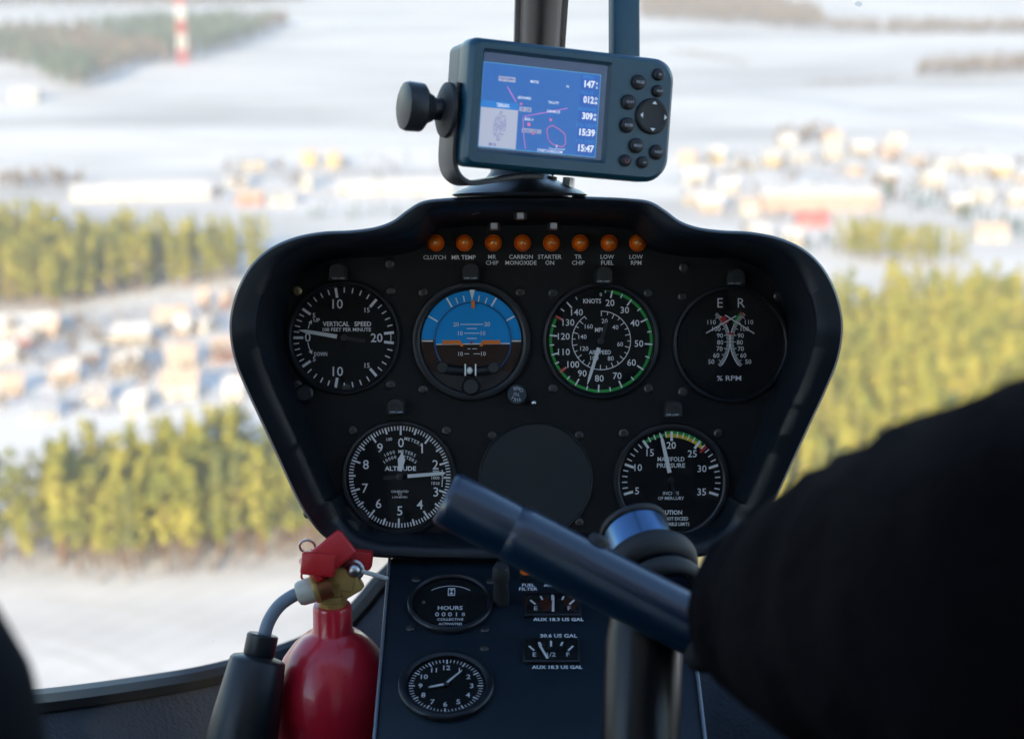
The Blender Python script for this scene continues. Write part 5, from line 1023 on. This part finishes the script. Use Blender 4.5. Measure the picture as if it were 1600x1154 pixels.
# head with face, hair and headset (outside the frame, to the right)
hb = MB(); hcx = Vector((PX, .512, .045)); rings = []
for i in range(19):
    t = PI * i / 18; row = []
    for j in range(28):
        a = 2 * PI * j / 28; x = .077 * math.sin(t) * math.cos(a); y = .098 * math.sin(t) * math.sin(a); z = .122 * math.cos(t)
        if z < 0: x *= 1 - .30 * (-z / .122) ** 1.5; y = y * (1 - .12 * (-z / .122)) + .012 * (-z / .122)
        f_ = max(0, math.sin(a)) ** 6
        if f_ > 0 and math.sin(t) > .5:
            y += f_ * (.024 * math.exp(-((z + .018) / .022) ** 2) * math.exp(-(x / .013) ** 2) + .008 * math.exp(-((z + .055) / .012) ** 2) * math.exp(-(x / .03) ** 2) - .010 * math.exp(-((z - .008) / .014) ** 2) * math.exp(-((abs(x) - .032) / .014) ** 2) + .007 * math.exp(-((z + .105) / .02) ** 2))
        row.append(hcx + Vector((x, y, z)))
    rings.append(row)
hb.loft(rings, True, True, True); hd_ = hb.build('head', 'skin', pil, smooth=80, recalc=True)
for s in (-1, 1):
    MB().lathe([(.0115 * math.sin(PI * i / 8) + 1e-5, -.0115 * math.cos(PI * i / 8)) for i in range(9)], hcx + Vector((s * .031, .076, .008)), (0, 0, 1), n=14).build('eye', mat('eye_white', (.8, .8, .78), .2), hd_, smooth=80)
    MB().lathe([(.013, -.010), (.026, -.006), (.030, 0), (.022, .006), (.01, .004)], hcx + Vector((s * .074, -.006, -.012)), (s, -.2, 0), n=16).build('ear', 'skin', hd_, smooth=70)
    MB().box(hcx + Vector((s * .031, .090, .028)), (.032, .006, .006)).build('eyebrow', 'hair', hd_, bevel=.002)
MB().box(hcx + Vector((0, .099, -.056)), (.044, .008, .007)).build('mouth', mat('lips', (.42, .17, .14), .5), hd_, bevel=.003)
hr = MB(); rings = []
for i in range(14):
    t = PI * .66 * i / 13; row = []
    for j in range(28):
        a = 2 * PI * j / 28; tt = t * (1 - .42 * max(0, math.sin(a)) ** 1.5); row.append(hcx + Vector((.084 * math.sin(tt) * math.cos(a), .104 * math.sin(tt) * math.sin(a) - .003, .130 * math.cos(tt))))
    rings.append(row)
hr.loft(rings, True, True, False).build('hair', 'hair', hd_, smooth=80, recalc=True)
hs_ = thing('headset', 'black headset on the pilot', 'headset', ID, (PX, .506, .05))
MB().tube([Vector((PX, .506, .045)) + Vector((.097 * math.cos(a), 0, .140 * math.sin(a))) for a in [PI * i / 20 for i in range(21)]], .008, 10).build('headband', 'rubber', hs_)
for s in (-1, 1): MB().lathe([(.036, 0), (.038, .006), (.036, .028), (.026, .036), (1e-5, .037)], (PX + s * .080, .506, .030), (s, 0, 0), n=28).build('ear_cup', 'rubber', hs_)
def seat(xc, label, name='seat', wt=.21):
    t = thing(name, label, 'seat', ID, (xc, .50, ZF))
    MB().box((xc, .60, -.79), (.48, .52, .16)).build('cushion', 'seat', t, bevel=.04, seg=4)
    rings = []
    for z, hw_, yy, th in ((-.76, .21, .37, .060), (-.60, .215, .365, .060), (-.42, wt + .005, .355, .055), (-.30, wt, .35, .05), (-.27, wt - .02, .348, .035), (-.26, wt - .05, .346, .015)):
        rings.append([p + Vector((xc, yy, z)) for p in [Vector((q_.x, q_.y, 0)) for q_ in rrect(-hw_, hw_, -th, th, min(th, hw_) * .95, 6)]])
    MB().loft(rings, True, True, True).build('backrest', 'seat', t, smooth=60)
    return t
seat(.36, "black leather seat under the pilot", 'pilot_seat')
# passenger seat: its tapered upper right corner shows at the lower left picture edge
t = thing('passenger_seat', 'dark blurred seat back at the lower left corner of the view', 'seat', ID, (-.30, .50, ZF))
MB().box((-.30, .60, -.79), (.46, .52, .16)).build('cushion', 'seat', t, bevel=.04, seg=4)
rings = []; e1 = wp(40, 1085, .55); e0 = wp(-14, 985, .55); e2 = wp(62, 1200, .55)
for (e, hw_, th) in ((Vector((-.10, .46, -.76)), .19, .06), (Vector((e2.x + .008, e2.y, e2.z - .08)), .16, .055), (e2, .145, .05), (e1, .13, .048), (e0, .105, .042), (e0 + Vector((-.02, .006, .022)), .085, .032), (e0 + Vector((-.05, .01, .034)), .055, .014)):
    rings.append([Vector((e.x - hw_ + q_.x, e.y + q_.y, e.z)) for q_ in rrect(-hw_, hw_, -th, th, min(th, hw_) * .9, 6)])
MB().loft(rings, True, True, True).build('backrest', 'seat', t, smooth=60, recalc=True)
MB().box((-.30, .40, -.86), (.30, .30, .14)).build('seat_base', 'frame', t)

# ================================================================== WINTER HAZE
hz_ = MB().box((0, 0, (40 + Z0 - 1) / 2), (2 * GS + 20, 2 * GS + 20, 40 - Z0 + 1)).build('haze', None, smooth=None)
hm = bpy.data.materials.new('thin_haze'); hm.use_nodes = True; n = hm.node_tree.nodes; n.remove(n['Principled BSDF']); pv_ = n.new('ShaderNodeVolumePrincipled')
pv_.inputs['Color'].default_value = (1, .97, .93, 1); pv_.inputs['Density'].default_value = 0.00028; pv_.inputs['Anisotropy'].default_value = .2
hm.node_tree.links.new(pv_.outputs[0], n['Material Output'].inputs['Volume']); hz_.data.materials.append(hm); tag(hz_, 'thin pale winter haze over the land', 'haze', kind='stuff')
